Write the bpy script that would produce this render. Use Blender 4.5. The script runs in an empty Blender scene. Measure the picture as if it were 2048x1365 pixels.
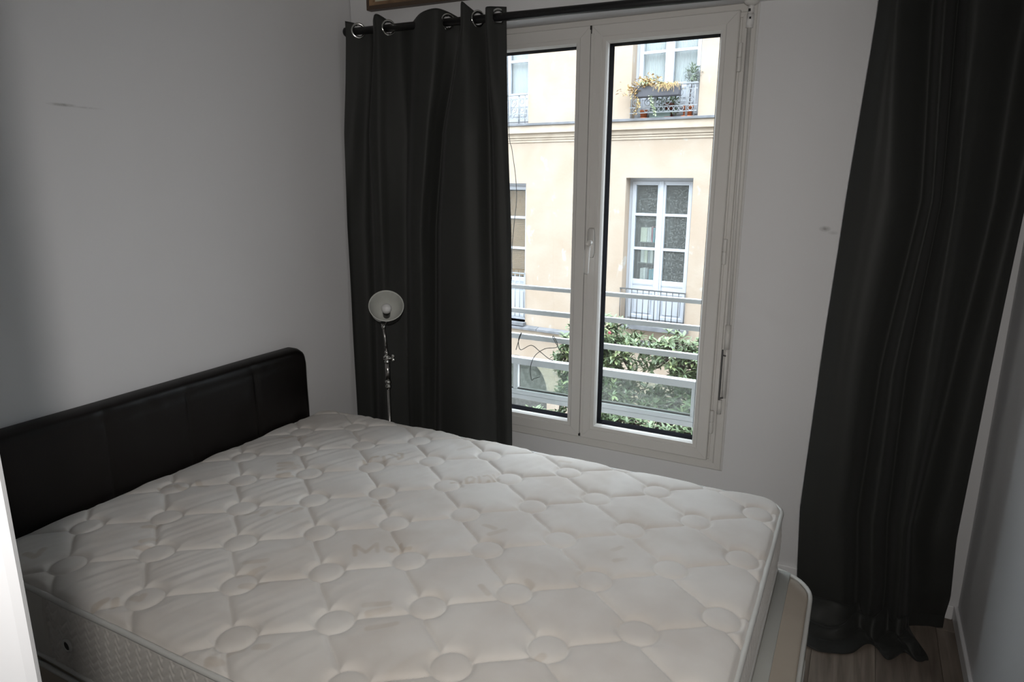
import bpy, bmesh, math, random
import numpy as np
from mathutils import Vector, Matrix, Euler, noise
rnd = random.Random(7)
sc = bpy.context.scene
COL = sc.collection
PI = math.pi
# ------------------------------------------------------------------ camera
cam_d = bpy.data.cameras.new('camera'); cam = bpy.data.objects.new('camera', cam_d); COL.objects.link(cam)
CAM = Vector((0.0, -2.65, 1.546))
R = Matrix(((0.8877329928982917, -0.1106835958928823, 0.4468548700865449),
            (0.46033811705435773, 0.20424828159900296, -0.8639279237590962),
            (0.004353309854606121, 0.9726416508992793, 0.23226981644035086)))
cam.matrix_world = Matrix.Translation(CAM) @ R.to_4x4()
cam_d.sensor_width = 36.0; cam_d.lens = 1348.92/2048*36; cam_d.clip_start = 0.03; cam_d.clip_end = 200
sc.camera = cam
# ------------------------------------------------------------------ world: bright overcast sky
wd = bpy.data.worlds.new('overcast'); sc.world = wd; wd.use_nodes = True
nt = wd.node_tree; nt.nodes.clear()
wo = nt.nodes.new('ShaderNodeOutputWorld'); wb = nt.nodes.new('ShaderNodeBackground')
wb.inputs[0].default_value = (0.88, 0.93, 1.05, 1); wb.inputs[1].default_value = 6.6
# CIE-like overcast sky: the zenith is brighter than the horizon
tcw = nt.nodes.new('ShaderNodeTexCoord'); sx = nt.nodes.new('ShaderNodeSeparateXYZ'); mrw = nt.nodes.new('ShaderNodeMapRange')
mrw.inputs[1].default_value = 0; mrw.inputs[2].default_value = 1; mrw.inputs[3].default_value = 3.6; mrw.inputs[4].default_value = 15.0
nt.links.new(tcw.outputs['Generated'], sx.inputs[0]); nt.links.new(sx.outputs[2], mrw.inputs[0]); nt.links.new(mrw.outputs[0], wb.inputs[1])
nt.links.new(wb.outputs[0], wo.inputs[0])
# ------------------------------------------------------------------ camera flash (throws the shadow of the door jamb on the left wall)
fd = bpy.data.lights.new('camera_flash', 'SPOT'); fl = bpy.data.objects.new('camera_flash', fd); COL.objects.link(fl)
fl.location = (0.030, -2.720, 1.62)
fl.rotation_euler = R.to_euler()
fd.energy = 84; fd.color = (1.0, 0.955, 0.905); fd.shadow_soft_size = 0.022
fd.spot_size = math.radians(108); fd.spot_blend = 1.0
sc.view_settings.view_transform = 'Standard'; sc.view_settings.look = 'None'
sc.view_settings.exposure = 0.0; sc.view_settings.gamma = 1.0
try: sc.view_settings.use_curve_mapping = False
except Exception: pass

# ------------------------------------------------------------------ helpers
def ray(u, v):
    return R @ Vector((u-1024, 682.5-v, -1348.92))
def W(u, v, ax, val):
    d = ray(u, v); t = (val-CAM[ax])/d[ax]; return CAM + d*t

def link(name, me, m=None, parent=None, smooth=False, label=None):
    o = bpy.data.objects.new(name, me); COL.objects.link(o)
    if m is not None and not me.materials:
        for k in (m if isinstance(m, (list, tuple)) else [m]): me.materials.append(k)
    if parent is not None: o.parent = parent
    if smooth:
        for p in me.polygons: p.use_smooth = True
    if label: o['label'] = label
    return o
def obj(name, bm, m=None, parent=None, smooth=False, label=None):
    me = bpy.data.meshes.new(name); bm.to_mesh(me); bm.free()
    return link(name, me, m, parent, smooth, label)
def thing(name, label, cat, loc=(0, 0, 0), rotz=0, group=None):
    o = bpy.data.objects.new(name, None); COL.objects.link(o)
    o.location = loc; o.rotation_euler = (0, 0, rotz); o.empty_display_size = .1
    o['label'] = label; o['category'] = cat
    if group: o['group'] = group
    return o
def tag(o, label, cat, group=None):
    o['label'] = label; o['category'] = cat
    if group: o['group'] = group
    return o
def struct(name, bm, m, label, parent=None, smooth=False):
    o = obj(name, bm, m, parent, smooth)
    o['label'] = label
    o['kind'] = 'structure'
    return o
def stuff(o): o['kind'] = 'stuff'; return o

def box(bm, x0, x1, y0, y1, z0, z1, bev=0.0, seg=1):
    vs = [bm.verts.new((x, y, z)) for x in (x0, x1) for y in (y0, y1) for z in (z0, z1)]
    f = [(0,1,3,2),(4,6,7,5),(0,4,5,1),(2,3,7,6),(0,2,6,4),(1,5,7,3)]
    fs = [bm.faces.new([vs[i] for i in q]) for q in f]
    if bev > 0:
        es = list({e for q in fs for e in q.edges})
        bmesh.ops.bevel(bm, geom=es, offset=bev, segments=seg, affect='EDGES', profile=.7)
def B(*a, **k):
    bm = bmesh.new(); box(bm, *a, **k); return bm
def tube(bm, pts, r, seg=10, closed=False, caps=True):
    pts = [Vector(p) for p in pts]; n = len(pts)
    rs = r if isinstance(r, (list, tuple)) else [r]*n
    rings = []; prev = None
    for i, p in enumerate(pts):
        if closed: t = pts[(i+1) % n]-pts[i-1]
        else: t = pts[min(i+1, n-1)]-pts[max(i-1, 0)]
        t.normalize()
        if prev is None:
            a = Vector((0, 0, 1)) if abs(t.z) < .9 else Vector((1, 0, 0))
            prev = a.cross(t).normalized()
        b = t.cross(prev); b.normalize(); prev = b.cross(t).normalized(); c = b
        rings.append([bm.verts.new(p+(prev*math.cos(2*PI*k/seg)+c*math.sin(2*PI*k/seg))*rs[i]) for k in range(seg)])
    m = n if closed else n-1
    for i in range(m):
        A, Bq = rings[i], rings[(i+1) % n]
        for k in range(seg): bm.faces.new((A[k], A[(k+1) % seg], Bq[(k+1) % seg], Bq[k]))
    if caps and not closed:
        bm.faces.new(rings[0][::-1]); bm.faces.new(rings[-1])
def lathe(bm, prof, seg=32, M=None, cap0=False, cap1=False):
    M = M or Matrix.Identity(4); rings = []
    for r, z in prof:
        rings.append([bm.verts.new(M @ Vector((r*math.cos(2*PI*k/seg), r*math.sin(2*PI*k/seg), z))) for k in range(seg)])
    for A, Bq in zip(rings, rings[1:]):
        for k in range(seg): bm.faces.new((A[k], A[(k+1) % seg], Bq[(k+1) % seg], Bq[k]))
    if cap0: bm.faces.new(rings[0][::-1])
    if cap1: bm.faces.new(rings[-1])
def axis_m(loc, d):
    return Matrix.Translation(loc) @ Vector(d).normalized().to_track_quat('Z', 'Y').to_matrix().to_4x4()
def torus(bm, M, R0, r0, seg=24, ss=8):
    pts = [M @ Vector((R0*math.cos(2*PI*k/seg), R0*math.sin(2*PI*k/seg), 0)) for k in range(seg)]
    tube(bm, pts, r0, ss, closed=True)
def frame(bm, x0, x1, z0, z1, prof, gap=.0):
    """four mitred members; prof = closed list of (inset, y) going round the section"""
    cs = [(x0, z0, 1, 1), (x1, z0, -1, 1), (x1, z1, -1, -1), (x0, z1, 1, -1)]
    for s in range(4):
        a, b = cs[s], cs[(s+1) % 4]
        dx = (b[0]-a[0]); dz = (b[1]-a[1]); L = math.hypot(dx, dz); dx /= L; dz /= L
        ra = [bm.verts.new((a[0]+a[2]*i+dx*gap, y, a[1]+a[3]*i+dz*gap)) for i, y in prof]
        rb = [bm.verts.new((b[0]+b[2]*i-dx*gap, y, b[1]+b[3]*i-dz*gap)) for i, y in prof]
        n = len(prof)
        for k in range(n): bm.faces.new((ra[k], ra[(k+1) % n], rb[(k+1) % n], rb[k]))
        bm.faces.new(ra[::-1]); bm.faces.new(rb)
    bmesh.ops.recalc_face_normals(bm, faces=bm.faces)
def rect_prof(i0, i1, yf, yb, c=.003):
    return [(i0, yb), (i0, yf+c), (i0+c, yf), (i1-c, yf), (i1, yf+c), (i1, yb)]

# ------------------------------------------------------------------ materials
def mat(name, col, rough=.5, metal=0, bump=None, var=None, spec=.5, sheen=0, trans=0, coat=0):
    m = bpy.data.materials.new(name); m.use_nodes = True
    n = m.node_tree; b = n.nodes['Principled BSDF']
    b.inputs['Base Color'].default_value = (*col, 1); b.inputs['Roughness'].default_value = rough
    b.inputs['Metallic'].default_value = metal; b.inputs['Specular IOR Level'].default_value = spec
    if sheen: b.inputs['Sheen Weight'].default_value = sheen
    if coat: b.inputs['Coat Weight'].default_value = coat
    tc = n.nodes.new('ShaderNodeTexCoord')
    if var:   # (scale, amount, color2)
        nz = n.nodes.new('ShaderNodeTexNoise'); nz.inputs['Scale'].default_value = var[0]; nz.inputs['Detail'].default_value = 6
        rp = n.nodes.new('ShaderNodeValToRGB'); rp.color_ramp.elements[0].position = .5-var[1]; rp.color_ramp.elements[1].position = .5+var[1]
        rp.color_ramp.elements[0].color = (*var[2], 1); rp.color_ramp.elements[1].color = (*col, 1)
        n.links.new(tc.outputs['Object'], nz.inputs['Vector']); n.links.new(nz.outputs['Fac'], rp.inputs[0]); n.links.new(rp.outputs[0], b.inputs['Base Color'])
    if bump:  # (scale, strength, distance)
        nb = n.nodes.new('ShaderNodeTexNoise'); nb.inputs['Scale'].default_value = bump[0]; nb.inputs['Detail'].default_value = 4
        bp = n.nodes.new('ShaderNodeBump'); bp.inputs['Strength'].default_value = bump[1]; bp.inputs['Distance'].default_value = bump[2]
        n.links.new(tc.outputs['Object'], nb.inputs['Vector']); n.links.new(nb.outputs['Fac'], bp.inputs['Height']); n.links.new(bp.outputs[0], b.inputs['Normal'])
    return m
def glass_mat(name, tint=(.93, .96, .94), refl=1.0, dirt=0.0):
    m = bpy.data.materials.new(name); m.use_nodes = True; n = m.node_tree; n.nodes.clear()
    o = n.nodes.new('ShaderNodeOutputMaterial'); t = n.nodes.new('ShaderNodeBsdfTransparent'); g = n.nodes.new('ShaderNodeBsdfGlossy')
    t.inputs[0].default_value = (*tint, 1); g.inputs['Roughness'].default_value = .02
    f = n.nodes.new('ShaderNodeFresnel'); ge = n.nodes.new('ShaderNodeNewGeometry')   # same reflectance from both sides of the thin pane
    ir = n.nodes.new('ShaderNodeMapRange'); ir.inputs[3].default_value = 1.5; ir.inputs[4].default_value = 1/1.5
    n.links.new(ge.outputs['Backfacing'], ir.inputs[0]); n.links.new(ir.outputs[0], f.inputs[0])
    mu = n.nodes.new('ShaderNodeMath'); mu.operation = 'MULTIPLY'; mu.inputs[1].default_value = refl; mu.use_clamp = True
    mx = n.nodes.new('ShaderNodeMixShader')
    n.links.new(f.outputs[0], mu.inputs[0]); n.links.new(mu.outputs[0], mx.inputs[0]); n.links.new(t.outputs[0], mx.inputs[1]); n.links.new(g.outputs[0], mx.inputs[2])
    last = mx
    if dirt:
        d = n.nodes.new('ShaderNodeBsdfDiffuse'); d.inputs[0].default_value = (.8, .82, .8, 1)
        tc = n.nodes.new('ShaderNodeTexCoord'); nz = n.nodes.new('ShaderNodeTexNoise'); nz.inputs['Scale'].default_value = 45; nz.inputs['Detail'].default_value = 5
        rp = n.nodes.new('ShaderNodeValToRGB'); rp.color_ramp.elements[0].position = .5; rp.color_ramp.elements[1].position = .72
        rp.color_ramp.elements[0].color = (dirt*.5,)*3+(1,); rp.color_ramp.elements[1].color = (dirt*1.8,)*3+(1,)
        m2 = n.nodes.new('ShaderNodeMixShader')
        n.links.new(tc.outputs['Object'], nz.inputs['Vector']); n.links.new(nz.outputs['Fac'], rp.inputs[0]); n.links.new(rp.outputs[0], m2.inputs[0])
        n.links.new(mx.outputs[0], m2.inputs[1]); n.links.new(d.outputs[0], m2.inputs[2]); last = m2
    n.links.new(last.outputs[0], o.inputs[0])
    return m

def wall_paint(name, col, spots=()):
    """white paint with roller texture; spots = smudges (x,y,z,rx,ry,rz,strength) in world metres"""
    m = mat(name, col, .75, bump=(260, .12, .002), spec=.25)
    n = m.node_tree; b = n.nodes['Principled BSDF']
    if not spots: return m
    geo = n.nodes.new('ShaderNodeNewGeometry'); nz = n.nodes.new('ShaderNodeTexNoise'); nz.inputs['Scale'].default_value = 60
    n.links.new(geo.outputs['Position'], nz.inputs['Vector'])
    acc = None
    for x, y, z, rx, ry, rz, s in spots:
        sb = n.nodes.new('ShaderNodeVectorMath'); sb.operation = 'SUBTRACT'; sb.inputs[1].default_value = (x, y, z)
        dv = n.nodes.new('ShaderNodeVectorMath'); dv.operation = 'DIVIDE'; dv.inputs[1].default_value = (rx, ry, rz)
        ln = n.nodes.new('ShaderNodeVectorMath'); ln.operation = 'LENGTH'
        mr = n.nodes.new('ShaderNodeMapRange'); mr.inputs[1].default_value = 1.0; mr.inputs[2].default_value = .2; mr.inputs[3].default_value = 0; mr.inputs[4].default_value = s
        n.links.new(geo.outputs['Position'], sb.inputs[0]); n.links.new(sb.outputs[0], dv.inputs[0]); n.links.new(dv.outputs[0], ln.inputs[0]); n.links.new(ln.outputs['Value'], mr.inputs[0])
        if acc is None: acc = mr
        else:
            mm = n.nodes.new('ShaderNodeMath'); mm.operation = 'MAXIMUM'; n.links.new(acc.outputs[0], mm.inputs[0]); n.links.new(mr.outputs[0], mm.inputs[1]); acc = mm
    mu = n.nodes.new('ShaderNodeMath'); mu.operation = 'MULTIPLY'; n.links.new(acc.outputs[0], mu.inputs[0]); n.links.new(nz.outputs['Fac'], mu.inputs[1])
    mx = n.nodes.new('ShaderNodeMixRGB'); mx.inputs[1].default_value = (*col, 1); mx.inputs[2].default_value = (.16, .15, .14, 1)
    n.links.new(mu.outputs[0], mx.inputs[0]); n.links.new(mx.outputs[0], b.inputs['Base Color'])
    return m

WHITE = (.66, .66, .67)
M_left = wall_paint('white_wall_paint_left', WHITE, [(-2.12, -1.413, 1.754, .05, .05, .006, .9), (-2.12, -1.35, 1.752, .05, .07, .004, .4)])
M_back = wall_paint('white_wall_paint_back', WHITE, [(-.127, 0, 1.383, .022, .05, .012, 1.0), (-.10, 0, 1.37, .02, .05, .008, .5)])
M_wall = wall_paint('white_wall_paint', WHITE)
M_jamb = mat('white_gloss_paint', (.80, .80, .81), .4)
M_door = mat('doorway_paint', (.52, .53, .55), .45)
M_ceil = mat('ceiling_paint', (.72, .72, .72), .8)
M_pvc = mat('off_white_window_paint', (.60, .585, .56), .38, bump=(90, .06, .001))
M_caulk = mat('painted_caulk', (.66, .65, .64), .6, bump=(120, .5, .004))
M_gasket = mat('black_rubber', (.004, .004, .006), .9, spec=.05)
M_gap = mat('dark_gap', (.02, .02, .02), .8)
M_glass = glass_mat('window_glass')
M_curtain = mat('charcoal_satin_fabric', (.0255, .0265, .0250), .58, spec=.22, sheen=.05, bump=(700, .05, .0008))
n = M_curtain.node_tree
M_rod = mat('matt_black_metal', (.006, .006, .007), .45)
M_chrome = mat('polished_chrome', (.62, .62, .60), .12, 1)
M_nickel = mat('brushed_nickel', (.42, .41, .40), .25, 1)
M_leather = mat('dark_brown_leatherette', (.0050, .0038, .0033), .38, bump=(220, .16, .0015), spec=.30)
M_shade_in = mat('lamp_shade_enamel', (.52, .53, .50), .35)
M_bulb = mat('bulb_glass', (.62, .62, .62), .2)
M_black = mat('black_plastic', (.01, .01, .01), .4)
M_tape = mat('brown_packing_paper', (.30, .19, .105), .5, bump=(60, .5, .004), var=(9, .12, (.15, .09, .05)))
M_tapedk = mat('dark_brown_board_edge', (.07, .045, .028), .45, bump=(50, .5, .004))
M_palebrd = mat('pale_backing_board', (.55, .53, .42), .7)

def mattress_mat():
    m = mat('mattress_ticking', (.64, .62, .585), .85, spec=.15, sheen=.25)
    n = m.node_tree; b = n.nodes['Principled BSDF']
    at = n.nodes.new('ShaderNodeAttribute'); at.attribute_name = 'stain'
    tc = n.nodes.new('ShaderNodeTexCoord')
    nz = n.nodes.new('ShaderNodeTexNoise'); nz.inputs['Scale'].default_value = 5; nz.inputs['Detail'].default_value = 4
    rp = n.nodes.new('ShaderNodeValToRGB'); rp.color_ramp.elements[0].position = .38; rp.color_ramp.elements[1].position = .6
    rp.color_ramp.elements[0].color = (.60, .565, .53, 1); rp.color_ramp.elements[1].color = (.665, .64, .61, 1)
    n.links.new(tc.outputs['Object'], nz.inputs['Vector']); n.links.new(nz.outputs['Fac'], rp.inputs[0])
    mx = n.nodes.new('ShaderNodeMixRGB'); mx.inputs[2].default_value = (.40, .31, .22, 1)
    n.links.new(at.outputs['Fac'], mx.inputs[0]); n.links.new(rp.outputs[0], mx.inputs[1]); n.links.new(mx.outputs[0], b.inputs['Base Color'])
    wv = n.nodes.new('ShaderNodeTexWave'); wv.inputs['Scale'].default_value = 160; wv.inputs['Distortion'].default_value = 1
    wv.bands_direction = 'Y'
    nf = n.nodes.new('ShaderNodeTexNoise'); nf.inputs['Scale'].default_value = 420
    ad = n.nodes.new('ShaderNodeMath'); ad.operation = 'ADD'
    n.links.new(tc.outputs['Object'], wv.inputs['Vector']); n.links.new(tc.outputs['Object'], nf.inputs['Vector'])
    n.links.new(wv.outputs['Fac'], ad.inputs[0]); n.links.new(nf.outputs['Fac'], ad.inputs[1])
    bp = n.nodes.new('ShaderNodeBump'); bp.inputs['Strength'].default_value = .08; bp.inputs['Distance'].default_value = .001
    n.links.new(ad.outputs[0], bp.inputs['Height']); n.links.new(bp.outputs[0], b.inputs['Normal'])
    return m
M_matt = mattress_mat()
M_side = mat('mattress_side_damask', (.60, .575, .54), .7, bump=(500, .3, .0008), sheen=.2)
M_pipe = mat('piping_tape', (.58, .58, .56), .6, bump=(500, .3, .001))
M_pipegrey = mat('grey_edge_tape', (.40, .385, .38), .7, bump=(500, .3, .001))
M_base = mat('bed_base_cloth', (.50, .45, .38), .8, bump=(300, .2, .001), var=(3, .1, (.44, .39, .33)))
M_basestrip = mat('bed_base_side_cloth', (.55, .56, .53), .8, bump=(300, .2, .001))

def plank_mat():
    m = mat('grey_oak_laminate', (.20, .165, .135), .42, spec=.4)
    n = m.node_tree; b = n.nodes['Principled BSDF']
    tc = n.nodes.new('ShaderNodeTexCoord'); mp = n.nodes.new('ShaderNodeMapping'); mp.inputs['Scale'].default_value = (34, 2.2, 8)
    oi = n.nodes.new('ShaderNodeObjectInfo')
    ad = n.nodes.new('ShaderNodeVectorMath'); ad.operation = 'ADD'
    n.links.new(tc.outputs['Object'], ad.inputs[0]); n.links.new(oi.outputs['Random'], ad.inputs[1]); n.links.new(ad.outputs[0], mp.inputs[0])
    nz = n.nodes.new('ShaderNodeTexNoise'); nz.inputs['Scale'].default_value = 1.3; nz.inputs['Detail'].default_value = 8; nz.inputs['Distortion'].default_value = .6
    n.links.new(mp.outputs[0], nz.inputs['Vector'])
    rp = n.nodes.new('ShaderNodeValToRGB'); e = rp.color_ramp.elements
    e[0].position = .3; e[0].color = (.125, .10, .08, 1); e[1].position = .7; e[1].color = (.25, .21, .175, 1)
    n.links.new(nz.outputs['Fac'], rp.inputs[0])
    hs = n.nodes.new('ShaderNodeHueSaturation'); mr = n.nodes.new('ShaderNodeMapRange'); mr.inputs[3].default_value = .82; mr.inputs[4].default_value = 1.18
    n.links.new(oi.outputs['Random'], mr.inputs[0]); n.links.new(mr.outputs[0], hs.inputs['Value']); n.links.new(rp.outputs[0], hs.inputs['Color']); n.links.new(hs.outputs[0], b.inputs['Base Color'])
    return m
M_plank = plank_mat()
M_sub = mat('subfloor', (.05, .045, .04), .9)
# outside
def plaster_mat():
    m = mat('cream_plaster', (0.368, 0.322, 0.248), .9, bump=(14, .35, .01), spec=.1)
    n = m.node_tree; b = n.nodes['Principled BSDF']; tc = n.nodes.new('ShaderNodeTexCoord')
    a = n.nodes.new('ShaderNodeTexNoise'); a.inputs['Scale'].default_value = 1.6; a.inputs['Detail'].default_value = 8; a.inputs['Distortion'].default_value = .5
    r1 = n.nodes.new('ShaderNodeValToRGB'); r1.color_ramp.elements[0].position = .36; r1.color_ramp.elements[1].position = .66
    r1.color_ramp.elements[0].color = (0.345, 0.278, 0.218, 1); r1.color_ramp.elements[1].color = (0.375, 0.318, 0.262, 1)
    p = n.nodes.new('ShaderNodeTexNoise'); p.inputs['Scale'].default_value = 3.1; p.inputs['Detail'].default_value = 9; p.inputs['Roughness'].default_value = .65
    mp = n.nodes.new('ShaderNodeMapping'); mp.inputs['Scale'].default_value = (1.3, 1, .8)
    r2 = n.nodes.new('ShaderNodeValToRGB'); r2.color_ramp.elements[0].position = .60; r2.color_ramp.elements[1].position = .66
    r2.color_ramp.elements[0].color = (0, 0, 0, 1); r2.color_ramp.elements[1].color = (1, 1, 1, 1)
    mx = n.nodes.new('ShaderNodeMixRGB'); mx.inputs[2].default_value = (0.391, 0.373, 0.340, 1)
    n.links.new(tc.outputs['Object'], a.inputs['Vector']); n.links.new(tc.outputs['Object'], mp.inputs[0]); n.links.new(mp.outputs[0], p.inputs['Vector'])
    n.links.new(a.outputs['Fac'], r1.inputs[0]); n.links.new(p.outputs['Fac'], r2.inputs[0])
    n.links.new(r2.outputs[0], mx.inputs[0]); n.links.new(r1.outputs[0], mx.inputs[1]); n.links.new(mx.outputs[0], b.inputs['Base Color'])
    return m
M_plaster = plaster_mat()
M_band = mat('pale_stone_band', (.42, .355, .285), .85, bump=(20, .4, .01), var=(3, .1, (.37, .305, .24)))
M_slate = mat('slate_capping', (0.152, 0.156, 0.170), .6, var=(6, .1, (0.110, 0.115, 0.124)))
M_fwin = mat('white_painted_casement', (.45, .475, .525), .5)
M_fglass = glass_mat('far_glass', (.86, .9, .9), .8, .085)
M_fglass2 = glass_mat('far_glass_upper', (.97, .98, .98), .6)
M_voile = mat('white_voile', (.52, .55, .56), .9)
M_blind = mat('brown_woven_blind', (.27, .17, .09), .85, bump=(120, .6, .01), var=(60, .12, (.17, .11, .06)))
M_fglass3 = glass_mat('far_glass_left', (.92, .94, .94), .6, .02)
M_iron = mat('grey_painted_iron', (.24, .255, .27), .5)
M_irondk = mat('dark_iron', (0.074, 0.074, 0.074), .5)
M_conc = mat('grey_render', (0.138, 0.138, 0.129), .9, var=(14, .12, (0.092, 0.092, 0.087)), bump=(60, .4, .01))
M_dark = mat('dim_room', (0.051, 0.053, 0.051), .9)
M_rail = mat('white_rail_paint', (.52, .53, .55), .45)
M_panel = glass_mat('balustrade_glass', (.84, .89, .86), 1.0, .14)
M_terra = mat('terracotta', (.42, .13, .05), .75)
M_maroon = mat('maroon_glaze', (0.138, 0.032, 0.023), .5)
M_plantbox = mat('grey_plastic_box', (0.074, 0.074, 0.087), .6)
M_trough = mat('green_grey_trough', (0.115, 0.152, 0.138), .6)
M_leaf1 = mat('leaf_green', (.125, .172, .085), .45, var=(40, .15, (.085, .125, .06)))
M_leaf2 = mat('leaf_bright', (.22, .27, .12), .45)
M_leafin = mat('leaf_dark', (0.032, 0.060, 0.023), .5)
M_autumn = mat('autumn_leaf', (.42, .25, .13), .6, var=(30, .15, (.36, .30, .12)))
M_ivy = mat('ivy_leaf', (.34, .40, .26), .6)
M_olive = mat('olive_leaf', (.16, .20, .14), .6)
M_bark = mat('bark', (0.055, 0.041, 0.032), .9)
M_wire = mat('black_wire', (.015, .015, .015), .5)
M_yard = mat('courtyard_paving', (0.138, 0.129, 0.115), .9, var=(1.5, .1, (0.101, 0.092, 0.083)))
M_extw = mat('outer_render', (0.322, 0.304, 0.276), .9)

# ------------------------------------------------------------------ room shell
XL, XR, YB, YF, ZC = -2.12, .448, 0.0, -2.434, 2.85
WX0, WX1, WZ0, WZ1 = -1.618, -.414, .404, 2.149
def wall_with_hole(x0, x1, z0, z1, y0, y1, hx0, hx1, hz0, hz1):
    bm = bmesh.new()
    box(bm, x0, hx0, y0, y1, z0, z1); box(bm, hx1, x1, y0, y1, z0, z1)
    box(bm, hx0, hx1, y0, y1, z0, hz0); box(bm, hx0, hx1, y0, y1, hz1, z1)
    return bm
struct('wall_back', wall_with_hole(XL-.2, XR+.2, 0, ZC, 0, .24, WX0, WX1, WZ0, WZ1), M_back, 'white painted wall with the window')
struct('wall_exterior', wall_with_hole(-9, 8, -4.6, 5.5, .24, .27, WX0, WX1, WZ0, WZ1), M_extw, 'outer face of the building around the window')
struct('wall_left', B(XL-.2, XL, YF-.9, 0, 0, ZC), M_left, 'white painted wall behind the headboard')
struct('wall_right', B(XR, XR+.2, -5.0, 0, 0, ZC), M_wall, 'white painted wall right of the charcoal curtain')
struct('wall_front', B(XL, -.489, YF-.22, YF, 0, ZC, bev=.012, seg=3), M_door, 'white doorway edge seen very close at the left', smooth=False)
struct('wall_hall', (lambda bm: (box(bm, -1.5, -1.3, -5.0, YF-.22, 0, ZC), box(bm, -1.5, XR+.2, -5.2, -5.0, 0, ZC), bm)[2])(bmesh.new()), M_wall, 'white wall of the hallway behind the camera')
struct('ceiling', B(XL-.2, XR+.2, -5.2, .24, ZC, ZC+.1), M_ceil, 'white ceiling')
fb = struct('floor', B(XL-.2, XR+.2, -5.2, .24, -.1, -.011), M_sub, 'grey oak laminate floor')
# laminate boards run along the room's depth
pw, plen = .192, 1.28
pm = {}
def plank_mesh(x0, x1, y0, y1):
    k = (round(x1-x0, 3), round(y1-y0, 3))
    if k not in pm:
        bm = bmesh.new(); box(bm, 0, x1-x0, 0, y1-y0, -.011, 0)
        te = [e for e in bm.edges if all(abs(v.co.z) < 1e-6 for v in e.verts)]
        bmesh.ops.bevel(bm, geom=te, offset=.0012, segments=1, affect='EDGES')
        me = bpy.data.meshes.new('plank'); bm.to_mesh(me); bm.free(); me.materials.append(M_plank); pm[k] = me
    return pm[k]
i = 0; x = XL+.004
while x < XR-.01:
    x1 = min(x+pw-.0008, XR-.002); y = -5.0+rnd.uniform(-1.2, 0)
    while y < -.01:
        ya, yb = max(y, -4.99), min(y+plen-.0008, -.002)
        if yb-ya > .04:
            o = link('plank', plank_mesh(x, x1, ya, yb), None, fb); o.location = (x, ya, 0)
        y += plen
    x += pw
struct('baseboard_right', B(XR-.012, XR, -4.9, -.002, 0, .055, bev=.003), M_jamb, 'low white baseboard along the right wall')
struct('baseboard_back', B(XL+.01, XR-.013, -.012, 0, 0, .055, bev=.003), M_jamb, 'low white baseboard under the window')
struct('baseboard_left', B(XL, XL+.012, YF+.01, -.013, 0, .055, bev=.003), M_jamb, 'low white baseboard behind the bed')
# roller shutter box over the window
sb = struct('trim_1', B(XL+.004, XR-.002, -.12, 0, WZ1+.001, ZC-.001, bev=.002), M_back, 'boxed in shutter housing above the window')

# ------------------------------------------------------------------ window
wroot = bpy.data.objects.new('window_1', None); COL.objects.link(wroot); wroot.location = (WX0, 0, WZ0); wroot['kind'] = 'structure'
wroot['label'] = 'off white double casement window over the courtyard'
def wobj(name, bm, m, parent=None, smooth=False, label=None):
    for v in bm.verts: v.co -= Vector((WX0, 0, WZ0))
    return obj(name, bm, m, parent or wroot, smooth, label)
bm = bmesh.new()
frame(bm, WX0, WX1, WZ0, WZ1, [(0, .07), (0, -.010), (.003, -.013), (.028, -.013), (.031, -.019), (.046, -.019), (.048, -.015), (.060, -.015), (.060, .07)], gap=.0003)
wf = wobj('frame', bm, M_pvc)
bm = bmesh.new(); frame(bm, WX0-.006, WX1+.006, WZ0-.004, WZ1-.001, [(0, -.0), (0, -.004), (.005, -.007), (.010, -.006), (.010, 0)])
for v in bm.verts: v.co.y += noise.noise(v.co*40)*.001
wobj('caulk', bm, M_caulk, wroot)
def sash(x0, x1, z0, z1, wl, wr, hinge_right):
    """wl/wr = stile widths; built as mitred frame stretched so the stiles differ"""
    w = .045
    bm = bmesh.new(); yf, yb = -.034, .036
    pr = rect_prof(0, w, yf, yb, .003)
    frame(bm, x0, x1, z0, z1, pr, gap=.00035)
    if wl > .06:   # overlapping meeting stile, wider on its left
        pass
    s = wobj('sash', bm, M_pvc)
    s['label'] = ('right' if hinge_right else 'left')+' casement of the window'
    # glazing bead
    bm = bmesh.new(); frame(bm, x0+w, x1-w, z0+w, z1-w, [(0, .0), (0, -.030), (.014, -.029), (.019, -.020), (.022, -.004), (.022, .0)])
    wobj('glazing_bead', bm, M_pvc, s)
    bm = bmesh.new(); frame(bm, x0+w+.018, x1-w-.018, z0+w+.018, z1-w-.018, [(0, .042), (0, -.005), (.0055, -.006), (.0065, .042)])
    wobj('gasket', bm, M_gasket, s)
    bm = bmesh.new(); box(bm, x0+w+.015, x1-w-.015, .0255, .0290, z0+w+.015, z1-w-.015)
    wobj('pane', bm, M_glass, s)
    hs = [2.015, 1.335, .661]
    xh = x1+.0095 if hinge_right else x0-.0095
    for zt in hs:
        bm = bmesh.new()
        for a, b in ((zt-.046, zt), (zt-.094, zt-.048)):
            lathe(bm, [(.0, a), (.0075, a), (.008, a+.002), (.008, b-.002), (.0075, b), (0, b)], 14, Matrix.Translation((xh, -.036, 0)))
        lathe(bm, [(.006, zt-.05), (.006, zt-.044)], 12, Matrix.Translation((xh, -.036, 0)))
        wobj('hinge', bm, M_pvc, s, True)
    return s
zs0, zs1 = .447, 2.124
sR = sash(-1.016, -.468, zs0, zs1, .07, .06, True)
sL = sash(-1.562, -1.018, zs0, zs1, .06, .045, False)
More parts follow.
